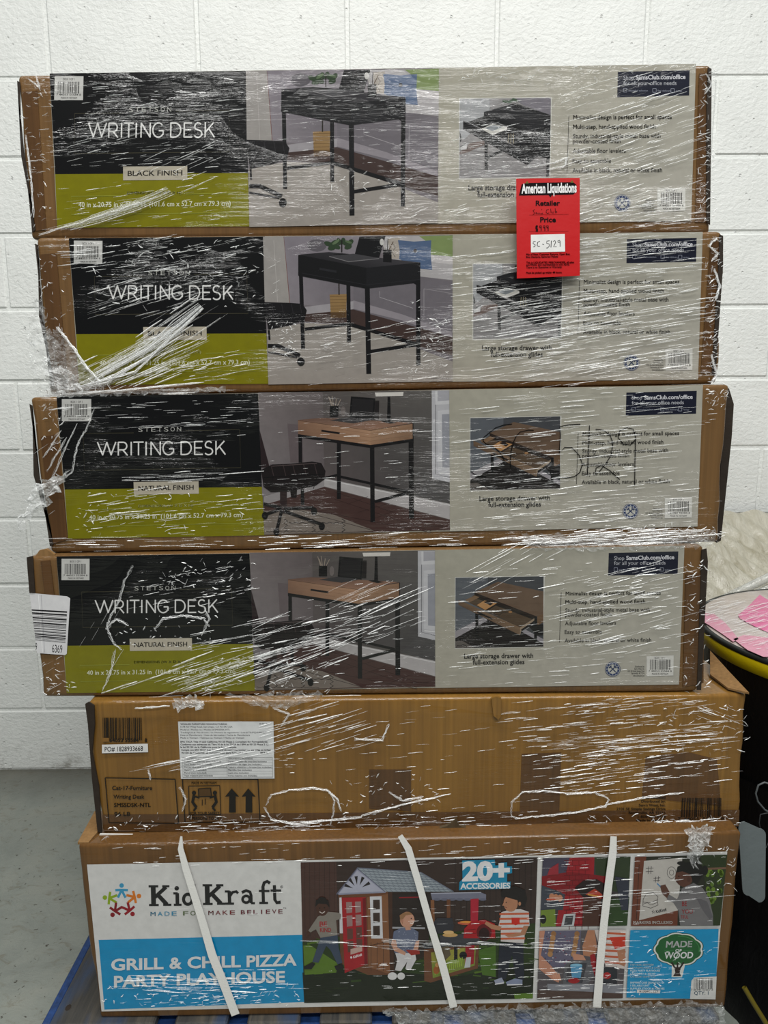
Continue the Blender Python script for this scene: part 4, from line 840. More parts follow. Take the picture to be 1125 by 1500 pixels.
for y in (500, 526, 552, 578, 604, 630): A.line([(396, y), (488, y+6)], 9, (190, 88, 54))
A.poly([(416, 520), (488, 516), (484, 560), (440, 572)], (196, 50, 28)); A.poly([(450, 580), (486, 570), (484, 650), (460, 640)], (176, 122, 92)); A.poly([(330, 600), (350, 590), (372, 680), (420, 690), (400, 706), (340, 690)], (150, 20, 32)); A.poly([(390, 655), (450, 650), (450, 740), (380, 740)], (40, 42, 50))
A.poly([(215, 650), (240, 620), (330, 622), (350, 690), (310, 740), (210, 730)], (92, 92, 98)); A.poly([(228, 660), (244, 634), (316, 634), (296, 724), (224, 720)], (58, 58, 66)); A.poly([(242, 644), (296, 642), (288, 700), (250, 700)], (84, 150, 190)); A.ell(269, 643, 27, 6, (130, 186, 214)); A.ell(258, 712, 26, 13, (150, 16, 26)); A.ell(405, 690, 18, 15, (170, 30, 34))
A.poly([(140, 726), (476, 732), (474, 785), (142, 754)], (136, 138, 146)); A.poly([(97, 754), (300, 760), (474, 770), (474, 790), (95, 795)], (80, 62, 56))
A.poly([(530, 162), (940, 152), (908, 467), (512, 469)], (34, 36, 26)); A.poly([(820, 154), (940, 152), (908, 467), (870, 467), (850, 330)], (40, 52, 24))
for k in range(26): A.ell(850+rnd.random()*70, 220+rnd.random()*150, 9, 12, rnd.choice([(84, 112, 34), (54, 76, 26), (104, 132, 44)]), 8); A.k -= 1
A.k += 1
A.line([(830, 216), (934, 212)], 9, (112, 84, 66)); A.poly([(530, 162), (580, 160), (556, 440), (720, 400), (718, 468), (512, 469)], (104, 54, 36)); A.poly([(570, 180), (740, 166), (720, 400), (548, 444)], (188, 184, 178)); A.line([(548, 196), (536, 440)], 3, (60, 30, 22))
g = (66, 62, 64)
for a, b_ in (((590, 205), (588, 238)), ((602, 204), (600, 238)), ((578, 214), (612, 212)), ((577, 228), (611, 226)), ((622, 250), (620, 276)), ((634, 248), (632, 274)), ((612, 257), (642, 255)), ((611, 268), (640, 266))): A.line([a, b_], 2.4, g)
A.line([(692+20*math.cos(t*.5), 232+26*math.sin(t*.5)) for t in range(14)], 2, g); A.line([(692+10*math.cos(t*.6), 232+12*math.sin(t*.6)) for t in range(12)], 2, g); A.line([(566, 350), (580, 326), (612, 320), (632, 340), (628, 352)], 2.4, g); A.line([(564, 362), (598, 366), (632, 352)], 2.4, g); A.line([(566, 350), (564, 380), (600, 390), (632, 376), (628, 352)], 2.4, g); A.line([(566, 372), (584, 366), (600, 376), (630, 364)], 2, g)
A.text('KidKraft', 622, 412, 670, 13, (40, 38, 40), .03, 402); A.line([(604, 404), (618, 402), (606, 416), (611, 396), (617, 414), (604, 404)], 2, (40, 38, 40))
A.ell(748, 250, 40, 45, (88, 54, 42), 22); A.poly([(712, 232), (718, 206), (750, 188), (800, 184), (828, 204), (830, 246), (806, 284), (786, 272), (776, 240), (740, 226)], (16, 13, 14)); A.ell(840, 222, 14, 22, (16, 13, 14)); A.ell(736, 190, 20, 9, (16, 13, 14)); A.ell(768, 262, 8, 12, (76, 44, 34)); A.ell(724, 248, 3.5, 3, (14, 10, 10), 8); A.line([(712, 272), (724, 276)], 4, (66, 34, 30)); A.poly([(710, 250), (704, 264), (714, 266)], (88, 54, 42))
A.poly([(740, 300), (790, 278), (830, 300), (860, 350), (876, 420), (876, 466), (730, 467), (722, 400), (700, 366), (670, 350), (676, 326), (716, 350)], (112, 110, 112)); A.poly([(800, 340), (850, 360), (876, 430), (860, 440), (830, 400)], (94, 92, 96)); A.poly([(640, 290), (664, 284), (684, 320), (672, 346), (650, 326)], (88, 54, 42)); A.line([(628, 280), (642, 294)], 5, (70, 130, 176))
A.text('BE', 738, 380, 760, 20, (130, 34, 38), .02); A.text('YOU', 736, 414, 786, 18, (130, 34, 38), .02); A.text('TIFUL', 732, 436, 766, 14, (130, 34, 38), .02); A.text('MARKERS INCLUDED', 522, 459, 696, 12, (220, 218, 214), .02)
A.poly([(509, 487), (901, 482), (886, 794), (491, 787)], (10, 144, 196))
def cloud(R, c):
    pts = []
    for i in range(72):
        a = i*math.tau/72; r = 1+0.07*abs(math.sin(a*4.5)); pts.append((723+R*1.22*r*math.cos(a), 573+R*0.82*r*math.sin(a)))
    A.poly(pts, c)
cloud(88, (30, 60, 34)); cloud(85, (216, 218, 214)); A.poly([(694, 640), (752, 640), (738, 697), (692, 696)], (216, 218, 214)); cloud(79, (28, 92, 44)); A.line([(723+80*1.22*math.cos(a*.1)*.94, 573+80*.82*math.sin(a*.1)*.9) for a in range(-16, 3)], 3, (60, 130, 70))
A.text('MADE', 666, 564, 782, 27, W, .022, 562, 0.12); A.text('OF', 708, 584, 736, 12, W, .03, 584, 0.12); A.line([(660, 579), (700, 579)], 2, (60, 130, 70)); A.line([(744, 579), (786, 577)], 2, (60, 130, 70)); A.text('WOOD', 658, 614, 786, 27, W, .022, 611, 0.12)
A.poly([(704, 652), (734, 652), (728, 676), (734, 692), (698, 692), (708, 676)], (40, 26, 24)); A.line([(706, 654), (692, 630)], 8, (40, 26, 24)); A.line([(730, 654), (746, 630)], 8, (40, 26, 24)); A.line([(718, 654), (718, 632)], 7, (40, 26, 24))
for j, (t, x1) in enumerate((('ITEM SIZE: 20474608', 612), ('ITEM NAME: GRILL & CHILL', 644), ('PIZZA PARTY PLAYHOUSE', 640), ('CATEGORY #: 202167', 620), ('CATEGORY NAME: TOY', 622), ('', 0), ('SHIPPING CASE QUANTITY:', 644), ('1 SELLABLE UNIT', 594), ('SUPPLIER STOCK #: P280182', 660), ('P.O. #:', 534))):
    if t: A.text(t, 508, 645+j*13.2, x1, 8, (206, 224, 232), .02)
A.poly([(538, 752), (642, 754), (640, 768), (538, 766)], (220, 220, 218)); A.text('9170981927', 548, 765, 632, 9, (30, 30, 30), .02)
A.poly([(780, 712), (792, 697), (892, 693), (887, 795), (774, 793)], (216, 216, 214)); A.barcode(790, 702, 874, 748, (24, 24, 26), 31, False, 26); A.text('7 06943 02607 8', 778, 756, 876, 8, (30, 30, 30), .01); A.text('QTY: 1', 792, 774, 856, 15, (40, 70, 90), .015)
A.pop()
A.build('printed_panel', mat_print('playhouse_print', -0.03, 0.75, 0.8, 0.5, mul=0.76), box[6])

# ------------------------------------------------------------------ strapping
M_STRAP = mat_plain('white_plastic_strap', (218, 218, 214), 0.45, 0.0004, 300)
def strap(pts, w, face, off=0.0055):
    V, F = [], []
    n = len(pts)
    for j, (x, y) in enumerate(pts):
        a, b_ = pts[max(j-1, 0)], pts[min(j+1, n-1)]; dx, dy = b_[0]-a[0], b_[1]-a[1]; L = math.hypot(dx, dy)
        ww = w if not isinstance(w, list) else w[j]
        for sx in (-1, 1): V.append(face.at(x-sx*dy/L*ww/2, y+sx*dx/L*ww/2, off+0.0012)); V.append(face.at(x-sx*dy/L*ww/2, y+sx*dx/L*ww/2, off))
        if j:
            p, q = 4*(j-1), 4*j
            F += [(p, q, q+2, p+2), (p+1, p+3, q+3, q+1), (p, p+1, q+1, q), (p+2, q+2, q+3, p+3)]
    return V, F
for k, (pts, w) in enumerate(([([(267, 1222), (266, 1240), (274, 1270), (296, 1340), (312, 1395), (330, 1440), (346, 1482)]), [3, 8, 10, 11, 12, 12, 12]], [[(586, 1221), (598, 1240), (613, 1290), (630, 1350), (648, 1410), (664, 1471)], [7, 10, 10, 10, 11, 11]], [[(897, 1222), (896, 1245), (890, 1290), (884, 1340), (878, 1400), (873, 1471)], [9, 11, 11, 11, 11, 12]])):
    V, F = strap(pts, w, PL[6]); o = mk('plastic_strap', V, F, M_STRAP); recalc(o)
    c = sum((Vector(v) for v in V), Vector())/len(V); o.data.transform(Matrix.Translation(-c)); o.location = c
    tag(o, ['white strap crossing the playhouse box print near its left lettering', 'white strap slanting across the middle photo of the playhouse box', 'white strap near upright across the right photos of the playhouse box'][k], 'strap', 'straps round the bottom carton')
slab('paper_strip', PL[5], [(148, 1218.5), (270, 1220.5), (270, 1224), (146, 1224)], 0.004, 0.002, M_STRAP, box[6], 'white paper edge lying on the top face')
# left top flap of the bottom carton standing up behind its edge
z6 = PL[6].at(115, 1240).z
solid('top_flap', [unz(114, 1237, z6), unz(139, 1191, z6+0.006), unz(146, 1196, z6+0.012), unz(146, 1218, z6+0.004), unz(130, 1237, z6)], (0, 0, 0.004), CARD_RAW, box[6])

# ------------------------------------------------------------------ red price card
cf = Face(1.186, 0.0)
card = empty('price_card', cf.at(803, 408), 'red price card taped across the top two cartons, reading SC-5129', 'card')
RED = (204, 8, 14)
slab('card_sheet', cf, [(756, 262), (849, 261), (849, 404), (757, 408)], 0, 0.0015, mat_plain('red_card', (178, 4, 10), 0.35, 0.0006, 20, 0.5), card)
A = Art(lambda x, y, o: cf.at(x, y, o+0.001))
A.push([(0, 0), (1125, 0), (1125, 1471), (0, 1471)], [(740, 250), (870, 250), (870, 420), (740, 420)])
K = (16, 10, 12)
A.poly([(172, 318), (206, 178), (260, 160), (860, 150), (900, 185), (896, 275), (860, 304), (590, 312), (570, 342), (548, 312)], K)
A.text('American Liquidations', 205, 290, 902, 118, (236, 236, 236), .035, 276)
for x, y in ((276, 154), (845, 145)): A.poly([(x-24, y+12), (x, y-22), (x+20, y+12)], (110, 104, 50))
A.text('Retailer', 384, 446, 692, 62, K, .03, 444); A.text('Price', 440, 656, 640, 62, K, .03, 654); A.line([(300, 566), (800, 556)], 3, (110, 4, 10)); A.line([(300, 772), (800, 770)], 3, (110, 4, 10))
h = 6
for p in ([(372, 492), (350, 510), (362, 528), (376, 545), (350, 556)], [(384, 530), (396, 538), (392, 552), (384, 540), (398, 550)], [(408, 552), (412, 536), (420, 552), (430, 536), (436, 552)], [(446, 552), (450, 538), (458, 552)], [(462, 488), (460, 500)], [(472, 538), (462, 546), (474, 552)], [(548, 492), (522, 500), (514, 530), (530, 545), (556, 538)], [(574, 484), (578, 542)], [(592, 520), (594, 540), (610, 540), (612, 518)], [(630, 480), (634, 540), (652, 534), (650, 518), (634, 522)]): A.line(p, h, K)
for p in ([(412, 704), (384, 712), (384, 738), (410, 746), (408, 772), (382, 768)], [(390, 696), (392, 776)], [(402, 696), (404, 776)]): A.line(p, 10, K)
for x in (446, 492, 534): A.line([(x+8, 728), (x-10, 724), (x-12, 702), (x+8, 700), (x+8, 764)], 9, K)
A.poly([(322, 816), (752, 806), (756, 1028), (324, 1038)], (232, 232, 230))
for p in ([(382, 900), (354, 904), (350, 925), (378, 945), (372, 968), (352, 970)], [(436, 896), (408, 912), (402, 950), (416, 964), (438, 962)], [(466, 932), (488, 942)], [(560, 892), (524, 896), (522, 926), (552, 930), (556, 960), (532, 984), (516, 982)], [(582, 890), (576, 976)], [(604, 902), (626, 888), (636, 908), (610, 970), (648, 968)], [(692, 908), (668, 914), (662, 896), (686, 884), (692, 900), (692, 968)]): A.line(p, 9, (24, 26, 30))
for t, y, x1 in (('Mix of New, Customer Returns, Open Box,', 1076, 820), ('Box Damage, Salvaged Pallets', 1108, 668), ('This is LIQUIDATED MERCHANDISE, all sales', 1180, 870), ('are FINAL and merchandise is sold AS-IS.', 1208, 814), ('There is no Guarantee or Warranty.', 1240, 720), ('Must be picked up within 48 hours.', 1308, 718)): A.text(t, 264, y, x1, 24, (60, 4, 8), .03, y-6)
A.pop(); A.build('card_lettering', M_STICK, card)

# ------------------------------------------------------------------ stretch film: wrinkles, bunches, torn edges
film = empty('stretch_wrap', (0, 1.08, 0.2), 'clear plastic stretch wrap wound round the stack of cartons, wrinkled and torn', 'plastic wrap')
def bundle(name, strands, label, parent=None):
    """strands: (list of pixel points, width px, face, off). Each is a tent-shaped film crease whose white colour stands in for highlights."""
    V, F, CC = [], [], []; ra = random.Random(len(strands))
    for pts, w, face, off in strands:
        n = len(pts); b0 = len(V); al = ra.choice((.25, .4, .6, .85, 1.0)); CC += [(al, al, al, 1)]*(3*n)
        for j, (x, y) in enumerate(pts):
            a, b_ = pts[max(j-1, 0)], pts[min(j+1, n-1)]; dx, dy = b_[0]-a[0], b_[1]-a[1]; L = math.hypot(dx, dy) or 1
            t = j/(n-1); ww = w*(0.25+0.75*math.sin(math.pi*min(max(t, .03), .97))**.6)
            nx, ny = -dy/L*ww/2, dx/L*ww/2
            V += [face.at(x-nx, y-ny, off), face.at(x, y, off+ww*0.00055), face.at(x+nx, y+ny, off)]
            if j:
                p, q = b0+3*(j-1), b0+3*j
                F += [(p, q, q+1, p+1), (p+1, q+1, q+2, p+2)]
    o = mk(name, V, F, M_STRAND, parent or film, CC); o['kind'] = 'stuff'; o['label'] = label
    return o
ZN = {  # x0,y0,x1,y1, angle deg (rise to the right +), lines, dash length px, width px, fill
 1: [(75, 112, 350, 205, 4, 34, 16, .9, .35), (76, 205, 355, 252, 5, 22, 18, .9, .4), (100, 150, 250, 250, 14, 26, 22, 1.2, .45), (180, 215, 330, 320, 24, 22, 26, 1.3, .4), (80, 255, 360, 330, 7, 24, 16, 1, .4), (270, 120, 356, 185, 8, 16, 18, 1.1, .4),
     (30, 120, 80, 335, 4, 26, 12, 1, .45), (360, 110, 640, 328, 5, 36, 10, .7, .22), (640, 96, 830, 330, 10, 44, 16, .9, .32), (820, 100, 1035, 330, 17, 90, 24, 1.1, .5), (860, 290, 1040, 335, 6, 34, 26, 1.3, .6), (650, 285, 760, 330, 10, 22, 24, 1.2, .5), (560, 290, 700, 335, 22, 14, 16, 1, .4), (900, 120, 1030, 230, 20, 36, 26, 1.2, .5)],
 2: [(105, 352, 300, 400, 8, 40, 20, 1.0, .5), (130, 385, 300, 470, 17, 40, 34, 1.2, .55), (60, 350, 130, 395, 3, 18, 30, 1.2, .5), (270, 350, 385, 430, 12, 34, 14, 1.0, .4), (80, 500, 310, 575, 24, 60, 44, 1.5, .75), (160, 520, 380, 565, 10, 26, 20, 1, .45), (200, 450, 310, 540, 34, 34, 50, 1.5, .75), (380, 470, 660, 560, 10, 30, 18, .8, .3), (380, 350, 420, 470, 30, 10, 8, 1, .3),
     (660, 345, 1030, 450, 7, 70, 26, 1.0, .5), (690, 420, 1040, 560, 9, 130, 34, 1.2, .62), (520, 470, 700, 560, 10, 30, 26, .9, .35), (1020, 345, 1055, 565, 4, 40, 12, 1.1, .5), (760, 350, 1040, 410, 4, 30, 34, 1.0, .5), (60, 570, 380, 578, 1, 10, 40, 1.4, .6)],
 3: [(100, 580, 378, 630, 2, 26, 24, .9, .4), (150, 625, 380, 650, 4, 10, 30, .9, .3), (180, 690, 380, 705, 3, 14, 50, 1.0, .7), (130, 715, 250, 760, 9, 22, 22, 1.2, .5), (100, 720, 385, 790, 5, 26, 20, .9, .35), (300, 690, 390, 740, 6, 16, 20, .9, .4), (380, 580, 660, 700, 4, 26, 16, .7, .22), (60, 780, 380, 806, 1, 16, 34, 1.0, .4),
     (660, 570, 1030, 700, 5, 80, 30, .9, .42), (670, 690, 1040, 780, 6, 56, 24, .9, .35), (720, 775, 1045, 802, 5, 60, 30, 1.6, .75), (380, 778, 720, 804, 2, 26, 26, 1.1, .4), (1022, 580, 1056, 790, 5, 22, 20, .8, .35), (40, 590, 90, 800, 35, 16, 20, .9, .3)],
 4: [(110, 870, 200, 1000, 60, 8, 16, .8, .3), (190, 830, 380, 900, 12, 26, 16, .9, .3), (280, 900, 560, 960, 11, 46, 30, 1.1, .5), (370, 860, 640, 960, 23, 44, 40, 1.3, .5), (150, 960, 450, 1015, 18, 64, 34, 1.3, .6), (330, 940, 500, 1000, 20, 40, 26, 1.2, .55), (640, 805, 830, 860, 28, 30, 34, 1, .4), (640, 820, 1010, 1000, 4, 60, 22, .8, .3), (780, 830, 1030, 960, 14, 60, 26, 1.0, .45), (150, 1016, 700, 1024, 1, 8, 40, 1.0, .4), (440, 845, 640, 1000, 6, 30, 10, .7, .25), (60, 960, 110, 1018, 30, 10, 16, .8, .4)],
 5: [(150, 1103, 400, 1128, 12, 34, 50, 1.2, .65), (390, 1030, 540, 1110, 17, 40, 30, 1.2, .5), (380, 1050, 480, 1100, 14, 20, 40, 1.4, .6), (730, 1020, 1095, 1110, 6, 80, 24, 1.0, .42), (800, 1070, 1090, 1098, 5, 20, 50, 1.3, .7), (780, 1090, 1080, 1160, 7, 50, 20, .9, .4), (820, 1110, 900, 1150, 8, 22, 20, 1.1, .5), (400, 1100, 480, 1145, 3, 14, 10, 1.0, .35), (870, 1200, 1085, 1218, 5, 40, 24, 1.4, .6), (150, 1195, 880, 1218, 2, 40, 20, .8, .3), (1020, 1030, 1090, 1060, -20, 16, 18, 1, .4), (480, 1030, 900, 1200, 5, 30, 16, .7, .2)],
 6: [(150, 1225, 520, 1265, 3, 12, 12, .9, .3), (520, 1226, 1080, 1262, 5, 30, 16, .9, .35), (130, 1285, 440, 1345, 2, 6, 14, .7, .2), (160, 1420, 440, 1450, -2, 28, 28, 1.1, .5), (200, 1440, 420, 1470, 4, 22, 10, 1.0, .35), (440, 1370, 1050, 1390, -2, 24, 40, 1.0, .5), (440, 1260, 1050, 1460, 1, 50, 12, .7, .18), (800, 1270, 1060, 1340, 5, 26, 30, 1.0, .4), (700, 1400, 1040, 1460, 2, 30, 16, .9, .35)]}
for i, zones in ZN.items():
    S = []; rz = random.Random(100+i)
    xs = [q[0] for q in Q[i]]; ys = [q[1] for q in Q[i]]
    for (x0, y0, x1, y1, ang, n, L, w, fill) in zones:
        for _ in range(n):
            x = x0; y = rz.uniform(y0, y1)+math.tan(math.radians(ang))*(x1-x0)/2; a = ang+rz.uniform(-2.5, 2.5); bend = rz.uniform(-2, 2)
            on = False
            while x < x1:
                ll = L*rz.uniform(.3, 1.5); f = fill
                mx_, my_ = (x+ll/2-(x0+x1)/2)/((x1-x0)*.52), (y-math.tan(math.radians(a))*(x-x0)-(y0+y1)/2)/((y1-y0)*.6)
                f *= max(0, 1-(mx_*mx_)**2-(my_*my_)**2*.8)*(0.45+1.3*max(0, .5+mnoise.noise(Vector((x/60, (y-(x-x0)*.1)/14, i*7)))))
                if rz.random() < f*.62:
                    m = 3 if ll < 14 else 5
                    pts = []
                    for j in range(m):
                        t = j/(m-1); xx = x+ll*t; yy = y-math.tan(math.radians(a))*(xx-x0)+bend*math.sin((xx-x0)/90)+rz.uniform(-.25, .25)
                        pts.append((xx, yy))
                    if i == 6 and pts[-1][0] > 950 and pts[0][0] < 1036 and 1364 < pts[0][1] < 1412: x += ll; continue
                    if min(ys)+4 < pts[0][1] < max(ys)-2 and y0-8 < pts[m//2][1] < y1+8 and pts[-1][0] < max(xs)-3:
                        S.append((pts, w*rz.choice((.45, .6, .8, 1.0, 1.5)), PL[i], 0.004+rz.uniform(0, .001)))
                x += ll*rz.uniform(.8, 1.4)
    bundle('film_wrinkle_highlight', S, 'fine creases in the clear film, highlights drawn as white strands')  # white strands laid where highlights run along the wrinkles
class TopFace:
    def at(s, px, py, off=0.0): return unz(px, py, 0.68+.005+off)
rz = random.Random(55); S = []
for _ in range(230):
    x = rz.uniform(1026, 1125); y = 880+(x-1030)*.1+rz.uniform(-4, 92); L = rz.uniform(6, 34)
    if y > 917+(x-1030)*.5: continue
    S.append(([(x+L*t, y-L*t*rz.choice((.26, .2, .3))) for t in (0, .3, .6, 1)], rz.choice((.5, .8, 1.2)), TopFace(), 0.002))
DRUM_S = S
# short white strands drawn as glints where film is crushed over ends and corners
for i, zs in {1: [(1020, 100, 1044, 330, 110, 9), (28, 112, 74, 335, 60, 8), (640, 98, 1000, 125, 60, 9), (470, 250, 600, 325, 40, 9)], 2: [(1030, 345, 1058, 562, 150, 9), (130, 355, 380, 450, 110, 10), (56, 350, 100, 560, 60, 8), (600, 440, 660, 550, 50, 7), (390, 470, 430, 520, 40, 6)],
                3: [(900, 770, 1054, 800, 90, 10), (50, 590, 95, 660, 40, 9), (110, 720, 370, 785, 50, 8), (1030, 570, 1062, 600, 30, 8)], 4: [(230, 820, 370, 860, 60, 8), (300, 960, 480, 1015, 90, 9), (1000, 820, 1034, 1015, 60, 9), (60, 970, 110, 1020, 30, 8), (170, 900, 320, 950, 40, 6)],
                5: [(480, 1130, 640, 1200, 50, 7), (150, 1190, 620, 1216, 90, 8), (860, 1190, 1080, 1214, 80, 10), (960, 1030, 1090, 1100, 60, 10)], 6: [(150, 1440, 440, 1470, 60, 7), (1030, 1230, 1075, 1300, 30, 8), (880, 1390, 1040, 1460, 40, 8)]}.items():
    S = []; rz = random.Random(300+i)
    for (x0, y0, x1, y1, n, L) in zs:
        for _ in range(n):
            x, y = rz.uniform(x0, x1), rz.uniform(y0, y1); a = rz.gauss(.15, .7); l = L*rz.uniform(.3, 1.2); b_ = rz.uniform(-1.5, 1.5)
            S.append(([(x, y), (x+l*.5*math.cos(a), y-l*.5*math.sin(a)+b_), (x+l*math.cos(a), y-l*math.sin(a))], rz.choice((.6, .9, 1.4, 2.0)), PL[i], 0.0045))
    bundle('film_glint_strand', S, 'short white strands drawn as glints on crushed film')
S = []; rz = random.Random(77)
for _ in range(26):   # highlight sweep over the second carton, drawn as white strands
    o_ = rz.gauss(0, 5); e_ = rz.gauss(0, 3)
    S.append(([(78+rz.uniform(0, 90), 574+rz.uniform(-4, 3)), (150+o_, 549+o_*.7), (215+o_, 512+o_), (262+e_, 478+e_), (296+e_*.6, 449+e_*.6)], rz.uniform(.8, 3.0), PL[2], 0.005))
for _ in range(16):   # and the one low on the first
    o_ = rz.gauss(0, 3); S.append(([(60+rz.uniform(0, 60), 338), (140+o_, 322+o_), (200+o_, 302+o_), (250+o_, 280+o_)], rz.uniform(.6, 1.8), PL[1], 0.005))
bundle('film_highlight_sweep', S, 'broad highlight sweeps drawn as white strands across the upper cartons')
def jitter(pts, n, rz, amp):
    out = []
    for a, b_ in zip(pts, pts[1:]):
        for j in range(n):
            t = j/n; out.append((a[0]+(b_[0]-a[0])*t+rz.uniform(-amp, amp), a[1]+(b_[1]-a[1])*t+rz.uniform(-amp, amp)))
    out.append(pts[-1]); return out
def torn(paths, face, w, nrep, amp, label, seed):
    rz = random.Random(seed); S = []
    for p in paths:
        for _ in range(nrep*2): S.append((jitter(p, 6, rz, amp*.75), w*rz.uniform(.3, .85), face, 0.0045+rz.uniform(0, .002)))
    o = bundle('torn_film_edge', S, label)
torn([[(390, 1176), (398, 1162), (425, 1155), (460, 1152), (482, 1156), (490, 1170), (488, 1192), (484, 1206)], [(388, 1180), (398, 1198), (430, 1204), (470, 1200), (530, 1194)], [(478, 1154), (494, 1168), (500, 1186)], [(530, 1192), (590, 1176), (660, 1160)],
      [(748, 1192), (748, 1172), (765, 1158), (795, 1156), (830, 1160), (870, 1158), (890, 1168), (886, 1178), (850, 1186), (800, 1192), (755, 1196), (748, 1192)], [(886, 1176), (940, 1166), (1000, 1158)], [(520, 1080), (560, 1082), (570, 1058)], [(200, 1035), (250, 1032)],
      [(218, 1124), (222, 1140)], [(264, 1150), (274, 1168), (268, 1186)], [(570, 1158), (590, 1170), (620, 1164)], [(400, 1035), (424, 1044), (412, 1062)]], PL[5], 1.3, 4, 2.2, 'white puckered rims of holes torn in the film', 5)
torn([[(196, 828), (184, 850), (176, 880), (164, 900), (158, 918), (168, 940), (180, 950)], [(228, 920), (240, 905), (270, 900), (300, 905), (308, 916)], [(170, 950), (165, 980), (152, 1010)], [(158, 920), (172, 905), (190, 915)], [(300, 890), (308, 905), (296, 930)]], PL[4], 1.1, 4, 2.6, 'white puckered film edge across the black print', 6)
torn([[(140, 600), (128, 630), (118, 645), (112, 665), (108, 690), (96, 700)], [(75, 600), (110, 596)], [(70, 690), (100, 640)], [(78, 700), (115, 620)], [(66, 670), (92, 630)]], PL[3], 1.0, 4, 2.2, 'white puckered film folds near the left end', 8)
torn([[(86, 480), (110, 510), (130, 540), (150, 560)], [(90, 575), (200, 545), (290, 460)], [(70, 578), (160, 560), (270, 490)], [(66, 580), (180, 572), (300, 560)]], PL[2], 1.6, 7, 2.4, 'bright gathered film sweeping up from the lower left corner', 9)
torn([[(1046, 350), (1036, 362), (1050, 372), (1040, 384)], [(1044, 395), (1052, 420), (1046, 440)], [(1040, 520), (1048, 548), (1040, 562)]], PL[2], 1.6, 6, 2.5, 'curled bright film at the right end', 10)
torn([[(45, 118), (60, 130), (55, 112)], [(1032, 110), (1040, 125), (1030, 140)], [(40, 200), (48, 260), (52, 320)], [(765, 247), (790, 244), (812, 240), (830, 232), (826, 245), (800, 250)], [(60, 345), (150, 318), (230, 290)]], PL[1], 1.3, 5, 2.2, 'curled bright film at the ends of the top carton', 11)
torn([[(160, 1222), (150, 1228)], [(600, 1226), (580, 1232)]], PL[6], 1.0, 2, 2, 'thin film pleats', 12)
def sheet(name, quad, Y0, n, m, amp, mat, seed, label, freq=9, edge=0.0):
    """crumpled loose sheet of film: pixel quad on the plane Y0, folded by noise"""
    V, F = [], []; f = Face(Y0, 0); r = random.Random(seed)
    for j in range(m+1):
        for i in range(n+1):
            a, b_ = i/n, j/m
            x = (quad[0][0]*(1-a)+quad[1][0]*a)*(1-b_)+(quad[3][0]*(1-a)+quad[2][0]*a)*b_; y = (quad[0][1]*(1-a)+quad[1][1]*a)*(1-b_)+(quad[3][1]*(1-a)+quad[2][1]*a)*b_
            e = edge*(4 if min(a, 1-a, b_, 1-b_) < .01 else 1)
            P = f.at(x+r.uniform(-e, e), y+r.uniform(-e, e)); q = P*freq*4+Vector((seed, 0, 0))
            nn = abs(mnoise.noise(q))+.5*abs(mnoise.noise(q*2.3)); V.append(P+Vector((mnoise.noise(q*1.3)*amp*.4, -nn*amp, mnoise.noise(q*1.7)*amp*.3)))
            if i and j: F.append(((j-1)*(n+1)+i-1, (j-1)*(n+1)+i, j*(n+1)+i, j*(n+1)+i-1))
    o = mk(name, V, F, mat, film); o['label'] = label; return o
sheet('loose_film', [(50, 442), (62, 440), (78, 500), (40, 505)], 1.20, 8, 16, .014, M_SHEET, 3, 'loose clear film puffed out past the carton end', 12, 1.0)
sheet('loose_film', [(40, 500), (86, 480), (150, 568), (56, 578)], 1.19, 20, 20, .012, M_SHEET, 4, 'crumpled clear film over the lower left corner', 10, 1.0)
sheet('loose_film', [(66, 520), (104, 545), (126, 572), (70, 580)], 1.185, 14, 14, .012, M_KNOT, 14, 'white gathered film at the lower left corner', 14, 1.0)
sheet('film_tail', [(54, 706), (104, 690), (66, 742), (27, 772)], 1.155, 12, 18, .012, M_KNOT, 5, 'torn film tail hanging off the left end', 14, 1.4)
sheet('film_tail', [(27, 756), (46, 750), (40, 776), (30, 778)], 1.15, 6, 6, .01, M_SHEET, 6, 'torn film tail end', 14, 1.4)
sheet('film_bunch', [(1002, 1212), (1046, 1206), (1028, 1248), (1012, 1250)], 1.092, 16, 16, .012, M_KNOT, 7, 'white knotted bunch of film', 22, 1.0)
sheet('film_bunch', [(1008, 1238), (1024, 1236), (1024, 1264), (1010, 1266)], 1.09, 10, 12, .012, M_SHEET, 8, 'clear film loop below the knot', 18, 1.0)
sheet('film_skirt', [(560, 1478), (1058, 1466), (1062, 1504), (600, 1510)], 1.088, 110, 12, .006, M_SHEET, 9, 'crumpled clear film skirt over the pallet edge', 12, 1.2)
0 and sheet('film_skirt', [(150, 1486), (420, 1482), (300, 1500), (180, 1498)], 1.088, 30, 5, .006, M_SHEET, 10, 'thin clear film at the pallet edge', 12, 1.2)
sheet('film_bridge', [(250, 1021), (290, 1018), (300, 1034), (262, 1040)], 1.125, 10, 6, .008, M_KNOT, 11, 'puckered film between cartons', 16, 1.0)
sheet('film_bridge', [(330, 1016), (480, 1014), (420, 1036), (380, 1034)], 1.125, 24, 6, .006, M_SHEET, 12, 'puckered film between cartons', 16, 1.0)
sheet('film_bridge', [(66, 574), (330, 567), (330, 573), (60, 583)], 1.150, 70, 4, .004, M_SHEET, 13, 'bright gathered film between cartons', 12, .6)
sheet('film_bridge', [(760, 784), (1050, 776), (1040, 802), (780, 806)], 1.145, 60, 6, .006, M_SHEET, 15, 'bright gathered film between cartons', 14, .8)

